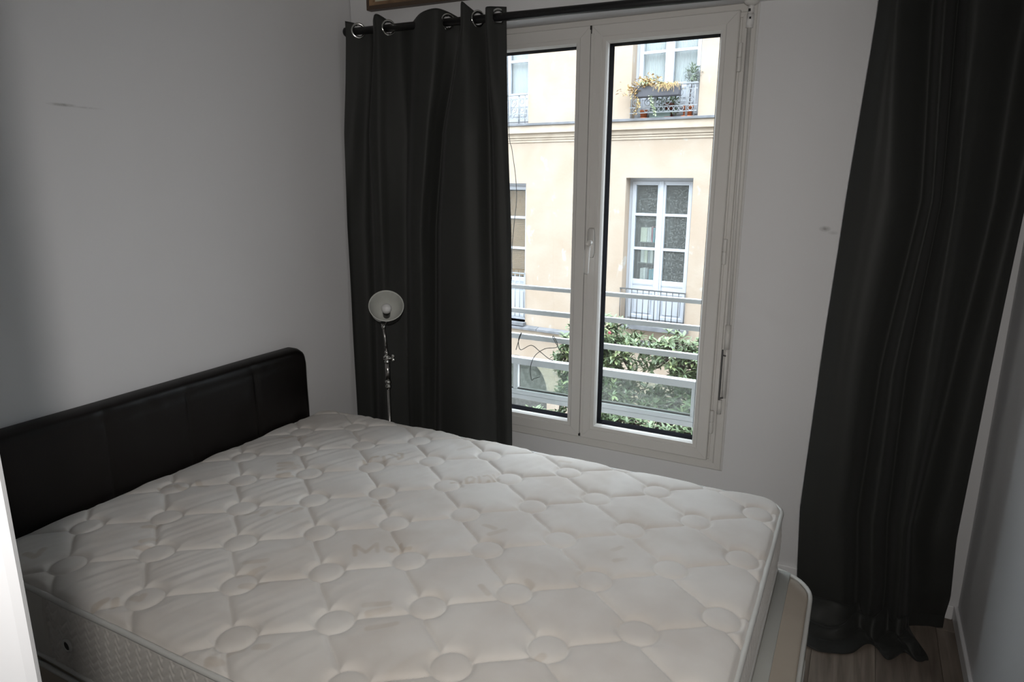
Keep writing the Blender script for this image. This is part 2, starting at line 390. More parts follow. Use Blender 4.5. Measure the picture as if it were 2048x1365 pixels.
# flat cover strip on the meeting stile of the right casement
bm = bmesh.new(); box(bm, -1.0165, -1.003, -.036, -.033, zs0+.02, zs1-.03, bev=.001); wobj('cover_strip', bm, M_pvc, sR)
bm = bmesh.new(); box(bm, -1.0185, -1.0155, -.0335, .02, zs0+.004, zs1-.004); wobj('seal', bm, M_gap, sR)
bm = bmesh.new(); box(bm, -1.0205, -1.0145, -.0375, -.02, zs1-.016, zs1-.002); box(bm, -1.022, -1.014, -.0375, -.02, zs0+.006, zs0+.016); wobj('latch_slot', bm, M_gap, sR)
# handle
bm = bmesh.new()
def rounded_plate(bm, cx, cz, w, h, y0, y1, r):
    pts = []
    for k in range(32):
        a = 2*PI*k/32; x = math.copysign(abs(math.cos(a))**.5, math.cos(a))*w/2; z = math.copysign(abs(math.sin(a))**.35, math.sin(a))*h/2
        pts.append((cx+x, cz+z))
    a = [bm.verts.new((x, y0, z)) for x, z in pts]; b = [bm.verts.new((cx+(x-cx)*.86, y1, cz+(z-cz)*.96)) for x, z in pts]
    for k in range(32): bm.faces.new((a[k], a[(k+1) % 32], b[(k+1) % 32], b[k]))
    bm.faces.new(a[::-1]); bm.faces.new(b)
rounded_plate(bm, -.990, 1.297, .032, .122, -.034, -.046, .01)
hp = wobj('handle', bm, M_pvc, sR, True)
bm = bmesh.new()
prof = [(-.988, -.046, 1.300, .010, .010), (-.988, -.066, 1.300, .010, .011), (-.989, -.074, 1.290, .011, .012), (-.990, -.078, 1.262, .011, .009), (-.991, -.080, 1.215, .0115, .008), (-.991, -.078, 1.180, .010, .007), (-.991, -.076, 1.172, .006, .005)]
rings = []
for k, (x, y, z, rx, ry) in enumerate(prof):
    up = k < 3
    rings.append([bm.verts.new((x+rx*math.cos(2*PI*q/16), y+(0 if k < 2 else ry*math.sin(2*PI*q/16)*(1 if k > 2 else .7)), z+(ry*math.sin(2*PI*q/16) if k < 2 else (ry*.7*math.sin(2*PI*q/16) if k == 2 else 0)))) for q in range(16)])
for a, b in zip(rings, rings[1:]):
    for q in range(16): bm.faces.new((a[q], a[(q+1) % 16], b[(q+1) % 16], b[q]))
bm.faces.new(rings[-1]); bmesh.ops.recalc_face_normals(bm, faces=bm.faces)
wobj('handle_lever', bm, M_pvc, sR, True)
# outer sill
struct('trim_2', B(WX0-.02, WX1+.02, .07, .34, WZ0-.03, WZ0-.001, bev=.004), M_band, 'outer window sill', None)

# shutter crank
ck = thing('shutter_crank', 'white roller shutter crank rod hanging beside the window frame', 'crank', (-.43, -.03, 2.16))
def ckobj(name, bm, m, sm=True, label=None):
    for v in bm.verts: v.co -= Vector((-.43, -.03, 2.16))
    return obj(name, bm, m, ck, sm, label)
bm = bmesh.new(); lathe(bm, [(.0, -.019), (.014, -.018), (.023, -.012), (.027, -.003), (.026, .0), (.0, .0)], 24, Matrix.Translation((-.430, -.050, 2.1495)))
ckobj('gearbox', bm, M_pvc)
bm = bmesh.new(); tube(bm, [(-.431, -.044, 2.135), (-.432, -.038, 2.108)], .0105, 12); tube(bm, [(-.432, -.038, 2.106), (-.4335, -.036, 2.062)], .0125, 12)
ckobj('universal_joint', bm, M_caulk)
bm = bmesh.new(); box(bm, -.439, -.431, -.0515, -.047, 2.112, 2.121); box(bm, -.4345, -.428, -.050, -.046, 2.088, 2.095); ckobj('joint_screw', bm, M_black, False)
A = Vector((-.4335, -.036, 2.062)); Bp = Vector((-.424, -.034, 1.01)); Cp = Vector((-.4225, -.034, .915)); 
bm = bmesh.new(); tube(bm, [A, Bp], .0065, 12); ckobj('shaft', bm, M_pvc)
bm = bmesh.new(); tube(bm, [Bp, Cp], .0105, 14); ckobj('sleeve', bm, M_pvc)
bm = bmesh.new(); tube(bm, [Cp, Vector((-.422, -.034, .89)), Vector((-.420, -.034, .72))], .0085, 12); ckobj('lower_shaft', bm, M_pvc)
bm = bmesh.new(); tube(bm, [Vector((-.435, -.046, .915)), Vector((-.435, -.046, .89)), Vector((-.4345, -.046, .715)), Vector((-.4345, -.046, .70))], .0035, 8); tube(bm, [Vector((-.435, -.046, .893)), Vector((-.422, -.044, .891))], .003, 8); tube(bm, [Vector((-.4345, -.046, .72)), Vector((-.421, -.044, .722))], .003, 8)
ckobj('crank_arm', bm, M_irondk)
bm = bmesh.new(); tube(bm, [Vector((-.432, -.042, .712)), Vector((-.4315, -.042, .655))], .0085, 14); ckobj('grip', bm, M_pvc)

# ------------------------------------------------------------------ curtain rod
RY, RZ = -.180, 2.155
def rodz(x): return RZ+(-x-.587)*.016-.012
rod = thing('curtain_rod', 'matt black round curtain rod above the window', 'curtain rod', (-.8, RY, RZ))
def rel(bm, o):
    L = Vector(o.location)
    for v in bm.verts: v.co -= L
    return bm
bm = bmesh.new(); tube(bm, [(-2.092, RY, rodz(-2.092)), (.435, RY, rodz(.435))], .0150, 20); obj('pole', rel(bm, rod), M_rod, rod, True)
bm = bmesh.new(); lathe(bm, [(.0, -.004), (.016, -.004), (.019, 0), (.019, .012), (.017, .016), (0, .016)], 20, axis_m((-2.096, RY, rodz(-2.096)), (1, 0, 0))); obj('end_cap', rel(bm, rod), M_rod, rod, True)
for bx in (-1.70, .26):
    bm = bmesh.new(); z = rodz(bx); tube(bm, [(bx, -.121, z+.03), (bx, -.150, z+.025), (bx, RY, z-.004)], .006, 10); box(bm, bx-.015, bx+.015, -.1225, -.1205, z, z+.06)
    obj('bracket', rel(bm, rod), M_rod, rod)

# ------------------------------------------------------------------ curtains
def catmull(P, n):
    out = []; N = len(P)
    for i in range(N-1):
        p0, p1, p2, p3 = P[max(i-1, 0)], P[i], P[i+1], P[min(i+2, N-1)]
        for k in range(n):
            t = k/n
            out.append(tuple(.5*((2*b)+(-a+c)*t+(2*a-5*b+4*c-d)*t*t+(-a+3*b-3*c+d)*t**3) for a, b, c, d in zip(p0, p1, p2, p3)))
    out.append(tuple(P[-1])); return out
LT = [(-2.068,-.215),(-2.026,-.18),(-1.986,-.145),(-1.957,-.165),(-1.922,-.21),(-1.895,-.222),(-1.866,-.18),(-1.825,-.145),(-1.767,-.16),(-1.672,-.225),(-1.603,-.225),(-1.573,-.18),(-1.537,-.15),(-1.522,-.165),(-1.478,-.23),(-1.455,-.218),(-1.433,-.18),(-1.408,-.155),(-1.400,-.175),(-1.375,-.215),(-1.343,-.185),(-1.315,-.165)]
LZ = [.045,.035,.012,.018,.036,.055,.035,.005,.015,.035,.046,.040,.020,.022,.055,.040,.018,.010,.022,.030,.034,.034]
LU = [(-2.097, -0.215), (-2.067, -0.2), (-2.031, -0.165), (-1.998, -0.175), (-1.955, -0.215), (-1.904, -0.225), (-1.875, -0.2), (-1.819, -0.158), (-1.793, -0.165), (-1.723, -0.205), (-1.655, -0.22), (-1.638, -0.19), (-1.629, -0.158), (-1.611, -0.17), (-1.549, -0.225), (-1.473, -0.24), (-1.416, -0.22), (-1.39, -0.185), (-1.371, -0.185), (-1.345, -0.205), (-1.318, -0.2), (-1.297, -0.185)]
LM = [(-2.105, -0.215), (-2.101, -0.2), (-2.057, -0.165), (-2.008, -0.175), (-1.948, -0.215), (-1.903, -0.225), (-1.881, -0.2), (-1.841, -0.158), (-1.82, -0.165), (-1.753, -0.205), (-1.7, -0.22), (-1.685, -0.19), (-1.675, -0.158), (-1.646, -0.17), (-1.582, -0.225), (-1.479, -0.24), (-1.414, -0.22), (-1.385, -0.185), (-1.366, -0.185), (-1.334, -0.205), (-1.302, -0.2), (-1.282, -0.185)]
LB = [(-2.081, -0.23), (-2.071, -0.215), (-2.044, -0.185), (-2.005, -0.19), (-1.961, -0.215), (-1.924, -0.22), (-1.891, -0.205), (-1.845, -0.18), (-1.827, -0.18), (-1.782, -0.195), (-1.732, -0.205), (-1.712, -0.185), (-1.695, -0.165), (-1.666, -0.175), (-1.603, -0.22), (-1.495, -0.235), (-1.411, -0.225), (-1.362, -0.2), (-1.34, -0.195), (-1.309, -0.205), (-1.281, -0.208), (-1.263, -0.2)]
def deepen(r, k, y0=-.192): return [(x, max(-.275, min(-.135, y0+(y-y0)*k))) for x, y in r]
LU, LM, LB = deepen(LU, 1.35), deepen(LM, 1.4), deepen(LB, 1.5)
def curtain_mesh(rows, zs, nsub, ztop_extra, dz=.02, tail=None, holes=(), seed=0, wr=.004):
    """rows: list of control polylines (x,y) at heights zs (descending)"""
    cr = [catmull(r, nsub) for r in rows]; N = len(cr[0])
    te = catmull([(a, 0) for a in ztop_extra], nsub) if ztop_extra else [(0, 0)]*N
    zlist = []; z = zs[0]
    while z > zs[-1]: zlist.append(z); z -= dz if z < zs[0]-.25 else .008
    zlist.append(zs[-1])
    G = []
    for z in zlist:
        k = 0
        while k < len(zs)-2 and z < zs[k+1]: k += 1
        t = (zs[k]-z)/(zs[k]-zs[k+1]); t = t*.85+t*t*(3-2*t)*.15
        row = []
        for i in range(N):
            a, b = cr[k][i], cr[k+1][i]
            x = a[0]*(1-t)+b[0]*t; y = a[1]*(1-t)+b[1]*t
            f = min(1, max(0, (zs[0]-z)/.3))
            nx = noise.noise(Vector((i*.09+seed, z*2.2, seed)))
            y += nx*wr*(.3+f); x += noise.noise(Vector((i*.06, z*1.5, seed+9)))*wr*f
            zz = z+te[i][0]*max(0, 1-(zs[0]-z)/.20)
            row.append(Vector((x, y, zz)))
        G.append(row)
    if tail: G += tail(G[-1])
    bm = bmesh.new(); V = [[bm.verts.new(p) for p in r] for r in G]
    for a, b in zip(V, V[1:]):
        for i in range(N-1):
            c = (a[i].co+a[i+1].co+b[i].co+b[i+1].co)/4
            if any((c-h).length < .0240 for h in holes): continue
            bm.faces.new((a[i], b[i], b[i+1], a[i+1]))
    bmesh.ops.delete(bm, geom=[v for v in bm.verts if not v.link_faces], context='VERTS')
    return bm, G
ct = thing('curtain', 'charcoal eyelet curtain left of the window, behind the floor lamp', 'curtain', (-1.7, -.2, 0))
rings = [1, 6, 11, 16, 20]; NS = 12
hp = []
for k in rings:
    x, y = LT[k]; hp.append(Vector((x, RY, rodz(x)+.001)))
bm, G = curtain_mesh([LT, LT, LU, LM, LB, LB], [2.158, 2.10, 1.74, 1.34, .43, .025], NS, LZ, holes=hp, seed=3, wr=.0025)
co = obj('fabric', rel(bm, ct), M_curtain, ct, True)
md = co.modifiers.new('thick', 'SOLIDIFY'); md.thickness = .0016; md.offset = 0
for h, k in zip(hp, rings):
    P = catmull(LT, NS); i = k*NS; t = Vector((P[min(i+5, len(P)-1)][0]-P[i-5][0], P[min(i+5, len(P)-1)][1]-P[i-5][1], 0)).normalized()
    nrm = Vector((t.y, -t.x, 0)); nrm.z = -.08
    bm = bmesh.new(); M = axis_m(h-nrm*.001, nrm)
    lathe(bm, [(.0225, -.003), (.0215, 0), (.0225, .003), (.0255, .0056), (.0300, .0050), (.0325, .001), (.0325, -.002), (.0270, -.0055), (.0225, -.003)], 32, M)
    obj('eyelet', rel(bm, ct), M_chrome, ct, True)
# stitched hems as slight raised bands
def hem_band(G, rowsel, off, z0, z1): pass

ys = [-.205,-.232,-.236,-.21,-.17,-.195,-.225,-.215,-.165,-.205,-.232,-.225,-.19,-.175,-.2,-.225,-.205]
RX = [(2.36, [-.035,0,.02,.034,.10,.107,.128,.16,.166,.169,.19,.232,.28,.326,.344,.38,.405]),
      (2.045, [-.04,-.003,.023,.036,.102,.109,.129,.161,.167,.169,.19,.232,.278,.326,.344,.386,.424]),
      (1.493, [-.066,.002,.068,.083,.141,.152,.169,.188,.197,.201,.22,.246,.288,.327,.334,.373,.404]),
      (.938, [-.083,-.022,.04,.052,.097,.103,.129,.163,.172,.177,.211,.248,.27,.295,.303,.343,.387]),
      (.407, [-.098,-.027,.04,.051,.086,.094,.132,.168,.18,.186,.209,.234,.246,.258,.264,.324,.378]),
      (.16, [-.085,-.019,.063,.077,.11,.119,.157,.19,.202,.209,.228,.255,.27,.281,.289,.345,.398]),
      (.055, [-.078,-.010,.07,.082,.12,.128,.160,.19,.205,.212,.235,.262,.28,.292,.300,.350,.400])]
KEEP = [0, 1, 2, 4, 6, 8, 10, 11, 13, 15, 16]
RX = [(z, [r[k] for k in KEEP]) for z, r in RX]
ys = [-.205, -.236, -.236, -.158, -.230, -.152, -.234, -.230, -.168, -.226, -.200]
RX[0] = (2.185, RX[1][1])
ysb = [-.17, -.21, -.22, -.17, -.225, -.16, -.215, -.19, -.13, -.10, -.085]
Rrows = [list(zip(r, [y*1.0 for y in (ys if z > .3 else [a*.5+b*.5 for a, b in zip(ys, ysb)] if z > .1 else ysb)])) for z, r in RX]
def tail(last):
    N = len(last); out = []; K = 26
    for j in range(1, K+1):
        s = j/K; row = []
        for i, p in enumerate(last):
            q = i/(N-1)
            w = max(0, min(1, (.80-q)/.10)); w = w*w*(3-2*w)
            d = w*(.25-.5*q+.47*q*q+.015*math.sin(q*17))           # how far cloth spreads over the floor
            y = p.y-d*s-.012*math.sin(7*q+5*s)*w*s
            x = p.x+w*s*(.09*q+.015)+.010*math.sin(7*s+3*q)*w
            lump = abs(math.sin(s*7.5+q*6+1.2*noise.noise(Vector((q*4, s*3, 2)))))*(1-s)**.6
            z = .055*(1-s)**2.2*w+.006+w*(.030*lump+.012*noise.noise(Vector((q*10, s*6, 5)))+.010*math.sin(14*q+9*s)*(1-s*.5))
            z0 = p.z*(1-s)+.006*s if w < .01 else None
            if w < 1: z = z*w+(p.z*(1-s)+.005*s)*(1-w)
            row.append(Vector((x, y, max(z, .005))))
        out.append(row)
    return out
ct2 = thing('curtain', 'charcoal curtain right of the window, its hem pooled on the floor', 'curtain', (.17, -.2, 0))
bm, G2 = curtain_mesh(Rrows, [z for z, r in RX], 18, None, dz=.022, tail=tail, seed=11, wr=.003)
co = obj('fabric', rel(bm, ct2), M_curtain, ct2, True)
md = co.modifiers.new('thick', 'SOLIDIFY'); md.thickness = .0016; md.offset = 0
for k in (1, 3, 5, 8, 9):
    x = RX[1][1][k]; bm = bmesh.new()
    lathe(bm, [(.0225, -.003), (.0215, 0), (.0225, .003), (.0255, .0056), (.0300, .0050), (.0325, .001), (.0325, -.002), (.0270, -.0055), (.0225, -.003)], 32, axis_m((x, RY, rodz(x)), (.75, -.66, 0)))
    obj('eyelet', rel(bm, ct2), M_chrome, ct2, True)

# ------------------------------------------------------------------ picture frame above the rod
pf = thing('picture_frame', 'brown paper wrapped frame hung above the left curtain', 'picture frame', (-1.70, -.138, 2.247))
pf.rotation_euler = (0, math.radians(.6), 0)
bm = bmesh.new(); frame(bm, -.30, .34, 0, .48, [(0, .017), (0, -.014), (.016, -.016), (.018, -.012), (.031, -.010), (.033, .017)], gap=.0004); fo = obj('moulding', bm, [M_tape, M_tapedk], pf)
for p in fo.data.polygons:
    if p.index % 8 in (0, 1): p.material_index = 1
bm = bmesh.new(); box(bm, -.27, .31, .004, .008, .03, .45); obj('backing_board', bm, M_palebrd, pf)

# ------------------------------------------------------------------ bed
# base
def rrect(x0, x1, y0, y1, r, n=10):
    pts = []
    for cx, cy, a0 in ((x1-r, y1-r, 0), (x0+r, y1-r, PI/2), (x0+r, y0+r, PI), (x1-r, y0+r, 1.5*PI)):
        for k in range(n+1):
            a = a0+PI/2*k/n; pts.append((cx+r*math.cos(a), cy+r*math.sin(a)))
    return pts
def resample(pts, step):
    out = []; n = len(pts)
    for i in range(n):
        a = Vector(pts[i]+(0,)); b = Vector(pts[(i+1) % n]+(0,)); L = (b-a).length; k = max(1, int(L/step))
        for q in range(k): c = a.lerp(b, q/k); out.append((c.x, c.y))
    return out
bs = thing('bed_base', 'beige padded bed base sticking out under the white mattress', 'bed base', (-1.03, -1.2, 0))
BX0, BX1, BY0, BY1, BZ = -2.035, -.022, -1.87, -.505, .320
P = resample(rrect(BX0, BX1, BY0, BY1, .13), .03)
bm = bmesh.new()
def inset_loop(P, d):
    n = len(P); out = []
    for i in range(n):
        a, b = Vector(P[i-1]), Vector(P[(i+1) % n]); t = (b-a).normalized(); out.append((P[i][0]-t.y*d*-1*-1, P[i][1]+t.x*d))
    return out
cen = (-1.03, -1.19)
loops = []
for d, z in ((.004, .07), (.0, .09), (-.004, .2), (0, BZ-.03), (.004, BZ-.012), (.016, BZ), (.05, BZ+.006), (.12, BZ+.004)):
    loops.append([bm.verts.new((x, y, z)) for x, y in inset_loop(P, d)])
for a, b in zip(loops, loops[1:]):
    n_ = len(a)
    for k in range(n_): bm.faces.new((a[k], a[(k+1) % n_], b[(k+1) % n_], b[k]))
bm.faces.new(loops[-1]); bm.faces.new(loops[0][::-1]); bmesh.ops.recalc_face_normals(bm, faces=bm.faces)
obj('body', rel(bm, bs), M_base, bs, True)
bm = bmesh.new(); tube(bm, [(x, y, BZ-.004) for x, y in inset_loop(P, .002)], .0065, 8, closed=True); obj('piping', rel(bm, bs), M_pipe, bs, True)
bm = bmesh.new(); tube(bm, [(x, y, .085) for x, y in inset_loop(P, -.001)], .006, 8, closed=True); obj('piping', rel(bm, bs), M_pipe, bs, True)
bm = bmesh.new(); box(bm, -.128, -.090, -1.84, -.53, BZ+.003, BZ+.0095, bev=.002); obj('sewn_band', rel(bm, bs), M_basestrip, bs, True, 'paler cloth band along the foot edge')
for lx in (-1.9, -.2):
    for ly in (-1.7, -.68):
        bm = bmesh.new(); lathe(bm, [(.0, 0), (.022, 0), (.028, .075), (0, .075)], 16, Matrix.Translation((lx, ly, 0))); obj('leg', rel(bm, bs), M_black, bs, True)

# mattress
MX0, MX1, MY0, MY1, MZ, MB = -2.045, -.137, -1.862, -.492, .538, .335
mt = thing('mattress', 'off white quilted double mattress with faded stains', 'mattress', (-1.09, -1.177, MB))
LX, LY = .157, .1435
X0L, Y0L = -.197, -.625
def quilt(X, Y):
    s = (X-X0L)/LX; t = (Y-Y0L)/LY
    a = s+t; b = s-t
    wob = .10*np.sin(PI*b/1.0)*0
    # line family a = even  and  b = even ; gentle S bow between the roundels
    ka = 1/math.sqrt(1/LX**2+1/LY**2)
    aa = a+.14+.05*np.sin(PI*b); bb = b-.10+.05*np.sin(PI*a)
    da = np.abs(aa-2*np.round(aa/2))*ka
    db = np.abs(bb-2*np.round(bb/2))*ka
    dl = np.minimum(da, db)
    # nearest lattice point (i+j even)
    best = np.full(X.shape, 9.0)
    i0 = np.round(s); j0 = np.round(t)
    for di in (-1, 0, 1):
        for dj in (-1, 0, 1):
            ii = i0+di; jj = j0+dj; ok = ((ii+jj) % 2 == 0)
            d = np.hypot((s-ii)*LX, (t-jj)*LY); best = np.where(ok, np.minimum(best, d), best)
    rc = .0445
    dr = np.abs(best-rc)
    inside = best < rc
    return np.where(inside, dr, np.minimum(dl, dr)), inside, best
stepm = .0036
nx = int((MX1-MX0)/stepm); ny = int((MY1-MY0)/stepm)
gx = np.linspace(MX0, MX1, nx+1); gy = np.linspace(MY0, MY1, ny+1)
XX, YY = np.meshgrid(gx, gy)
# round the corners
rcor = .075
cx_, cy_ = (MX0+MX1)/2, (MY0+MY1)/2
hx, hy = (MX1-MX0)/2, (MY1-MY0)/2
ax_, ay_ = np.abs(XX-cx_), np.abs(YY-cy_)
ex, ey = np.maximum(ax_-(hx-rcor), 0), np.maximum(ay_-(hy-rcor), 0)
m_ = np.maximum(ex, ey); l_ = np.hypot(ex, ey); f_ = np.where(l_ > 1e-9, m_/np.maximum(l_, 1e-9), 1)
PX = cx_+np.sign(XX-cx_)*(np.minimum(ax_, hx-rcor)+ex*f_)
PY = cy_+np.sign(YY-cy_)*(np.minimum(ay_, hy-rcor)+ey*f_)
ax2, ay2 = np.abs(PX-cx_), np.abs(PY-cy_)
qx, qy = ax2-(hx-rcor), ay2-(hy-rcor)
edge = np.where((qx > 0) & (qy > 0), rcor-np.hypot(qx, qy), np.minimum(hx-ax2, hy-ay2))
D, ins, rr = quilt(PX, PY)
puff = .0098*(1-np.exp(-D/.0062))+.0055*(1-np.exp(-D/.03))
puff = np.where(ins, .0105*(1-np.exp(-D/.008)), puff)
Hh = puff+.010*(1-np.exp(-np.maximum(edge, 0)/.022))-.0105*np.exp(-(np.maximum(edge, 0)/.006)**2)
Hh += .006*(1-np.exp(-np.maximum(edge, 0)/.2))
def fbm(A, Bv, sx, sy, seed):
    out = np.empty(A.shape)
    fa, fbv = (A*sx).ravel(), (Bv*sy).ravel(); o = out.ravel()
    for i in range(fa.size): o[i] = noise.noise((fa[i], fbv[i], seed))
    return out.reshape(A.shape)
# wrinkles: long creases running diagonally, strong at the head half, faint at the foot half
ca, sa = .34, .94
U = PX*ca+PY*sa; Vv = -PX*sa+PY*ca
warp = fbm(PX, PY, 2.2, 2.2, 7.7)*.05
w1 = fbm(U, Vv+warp, 3.0, 42.0, 3.1); amp = np.clip((-PX-.5)/1.1, .10, .9)*np.where(ins, .12, 1)*np.clip(D/.02, .1, 1)
w1 = np.sign(w1)*np.abs(w1)**1.1
w2 = fbm(PX*.8-PY*.6, PX*.6+PY*.8, 3.0, 22.0, 8.2)
Hh += (.0042*w1*amp+.0008*w2*np.where(ins, .1, 1)*np.clip(D/.02, .1, 1))
ripple = fbm(PX, PY, 26, 26, 4.4)*.0006
Hh += ripple
ZZ = MZ+Hh
# faded brand print and stains (flat print): stroke lists in metres on the top cloth
def S(*pts): return [W(u, v, 2, .552).to_2d() for u, v in pts]
def crop(ox, oy, sc_, pts): return S(*[(ox+x/sc_, oy+y/sc_) for x, y in pts])
strokes = []
def add(ox, oy, s, lst, r=.0065, a=.5):
    for l in lst: strokes.append((crop(ox, oy, s, l), r, a))
add(880, 900, 11.38, [[(260,830),(470,790)],[(430,790),(520,930)],[(590,760),(640,860)],[(590,760),(640,725),(720,715),(790,750),(740,790),(670,810)],[(880,710),(920,830),(1010,840),(1110,770)],[(1000,700),(1080,680),(1180,720),(1290,790)],[(1220,650),(1340,740)]], .0055, .40)
add(680, 1060, 11.38, [[(340,480),(350,700)],[(380,500),(600,640)],[(600,640),(850,430)],[(840,430),(860,620)],[(1040,550),(1100,500),(1200,500),(1250,550),(1180,590),(1090,590),(1040,550)],[(1380,400),(1410,590)],[(1420,520),(1600,500)]], .0060, .45)
add(700, 890, 11.38, [[(310,420),(380,520)],[(440,430),(500,370),(640,350)],[(760,350),(800,440),(900,400)],[(900,310),(1000,330),(1080,380)],[(1110,290),(1190,290),(1190,380),(1110,410)]], .0058, .5)
add(480, 860, 11.38, [[(880,250),(970,250)],[(1050,260),(1180,220)],[(1350,250),(1480,230)],[(900,860),(1180,850)],[(900,1000),(1230,940)],[(880,1110),(1100,1080)],[(850,1230),(1050,1180)]], .010, .45)
add(0, 960, 4.876, [[(260,760),(350,790),(430,720)],[(1410,500),(1560,480)],[(1390,640),(1520,600)],[(1330,700),(1500,680)],[(920,1240),(1040,1200)],[(1110,1260),(1130,1200)],[(1300,1180),(1370,1200),(1400,1160)],[(1560,100),(1660,90)],[(1720,80),(1760,110),(1860,90)],[(1930,40),(1960,90),(2020,100)]], .009, .42)
add(600, 900, 2.926, [[(440,330),(490,310),(500,330)],[(430,350),(520,350)],[(930,20),(1000,0)],[(1080,470),(1140,490)],[(1110,520),(1200,500)],[(1060,830),(1100,870)],[(1330,790),(1360,820)],[(380,940),(520,930)],[(400,980),(520,960)],[(1520,80),(1580,90)],[(1830,620),(1880,600)],[(1840,680),(1900,670)],[(1340,1260),(1420,1230)],[(400,1080),(560,1050)]], .0085, .28)
add(0, 900, 2.926, [[(1440,400),(1500,390)],[(1540,410),(1580,385)],[(1630,400),(1700,370)],[(1720,390),(1760,370)],[(1440,690),(1560,680)],[(1400,760),(1540,720)],[(1420,820),(1560,800)],[(1640,120),(1740,110)],[(1640,180),(1720,170)],[(1500,1180),(1560,1180)],[(1350,1200),(1420,1190)],[(1220,1240),(1290,1250)]], .010, .34)
st = np.zeros(PX.shape)
for pl, r, a in strokes:
    xs = [p.x for p in pl]; ysq = [p.y for p in pl]
    i0, i1 = np.searchsorted(gx, min(xs)-.04), np.searchsorted(gx, max(xs)+.04); j0, j1 = np.searchsorted(gy, min(ysq)-.04), np.searchsorted(gy, max(ysq)+.04)
    sx, sy = PX[j0:j1, i0:i1], PY[j0:j1, i0:i1]
    if sx.size == 0: continue
    d = np.full(sx.shape, 9.)
    for p, q in zip(pl, pl[1:]):
        vx, vy = q.x-p.x, q.y-p.y; L2 = vx*vx+vy*vy+1e-9
        t = np.clip(((sx-p.x)*vx+(sy-p.y)*vy)/L2, 0, 1); d = np.minimum(d, np.hypot(sx-p.x-t*vx, sy-p.y-t*vy))
    st[j0:j1, i0:i1] = np.maximum(st[j0:j1, i0:i1], a*.85*np.clip((r+.002-d)/.004, 0, 1))
yel = fbm(PX, PY, 5.5, 5.5, 12.5); st = np.maximum(st, np.clip((yel-.32)*.8, 0, .10))
st *= .75+.5*np.clip(fbm(PX, PY, 40, 40, 1.5)+.5, 0, 1)
verts = np.stack([PX-mt.location.x, PY-mt.location.y, ZZ-mt.location.z], -1).reshape(-1, 3)
idx = np.arange((nx+1)*(ny+1)).reshape(ny+1, nx+1)
faces = np.stack([idx[:-1, :-1], idx[:-1, 1:], idx[1:, 1:], idx[1:, :-1]], -1).reshape(-1, 4)
me = bpy.data.meshes.new('quilted_top')
me.vertices.add(len(verts)); me.vertices.foreach_set('co', verts.astype('f').ravel())
me.loops.add(faces.size); me.loops.foreach_set('vertex_index', faces.astype('i').ravel())
me.polygons.add(len(faces)); me.polygons.foreach_set('loop_start', (np.arange(len(faces))*4).astype('i')); me.polygons.foreach_set('use_smooth', np.ones(len(faces), bool))
me.update(); me.validate()
at = me.attributes.new('stain', 'FLOAT', 'POINT'); at.data.foreach_set('value', st.astype('f').ravel())
link('quilted_top', me, M_matt, mt)
# side border with stitched wave quilting
P = resample(rrect(MX0, MX1, MY0, MY1, rcor, 24), .0030)
n_ = len(P); nz_ = 76; bm = bmesh.new(); rows = []
arc = [0]
for i in range(1, n_): arc.append(arc[-1]+math.dist(P[i-1], P[i]))
for j in range(nz_+1):
    v = j/nz_; z = MB+(MZ-MB)*v; row = []
    for i, (x, y) in enumerate(P):
        a, b = Vector(P[i-1]), Vector(P[(i+1) % n_]); t = (b-a).normalized(); nrm = Vector((t.y, -t.x))
        bulge = .010*math.sin(PI*v)**.6
        q = arc[i]/.038; zz = z/.0215
        cornerL = (y < MY0+.002 and x < -1.715) or (x < MX0+.2 and y < MY0+.12)
        ph = zz+.42*math.sin(q*2*PI)+.12*math.sin(q*4*PI)
        wv = .0027*(abs(math.cos(ph*PI))-.5)*min(1, 6*v*(1-v)*2)
        if cornerL: wv = 0
        if y < MY0+.002 and abs(x+1.715) < .006: wv = -.004
        p = Vector((x, y))+nrm*(bulge+wv); row.append(bm.verts.new((p.x, p.y, z)))
    rows.append(row)
for a, b in zip(rows, rows[1:]):
    for k in range(n_): bm.faces.new((a[k], a[(k+1) % n_], b[(k+1) % n_], b[k]))
bm.faces.new(rows[0][::-1]); bmesh.ops.recalc_face_normals(bm, faces=bm.faces)
obj('side_border', rel(bm, mt), M_side, mt, True)
for z, m in ((MZ-.001, M_pipegrey), (MB+.009, M_pipegrey)):
    Q = resample(rrect(MX0-.003, MX1+.003, MY0-.003, MY1+.003, rcor, 10), .03)
    bm = bmesh.new(); tube(bm, [(x, y, z+.002*noise.noise(Vector((x*6, y*6, 1)))) for x, y in Q], .0072, 10, closed=True); obj('piping', rel(bm, mt), M_pipe, mt, True)
vm = axis_m((-1.627, MY0-.0120, .428), (0, -1, 0))
bm = bmesh.new(); lathe(bm, [(.0105, .001), (.0125, .004), (.0165, .004), (.0180, .0), (.0170, -.003)], 28, vm); ve = obj('vent_eyelet', rel(bm, mt), M_pipe, mt, True)
bm = bmesh.new(); lathe(bm, [(0, .002), (.0115, .002)], 20, vm); obj('mesh_screen', rel(bm, mt), M_wire, ve)
ve2 = None

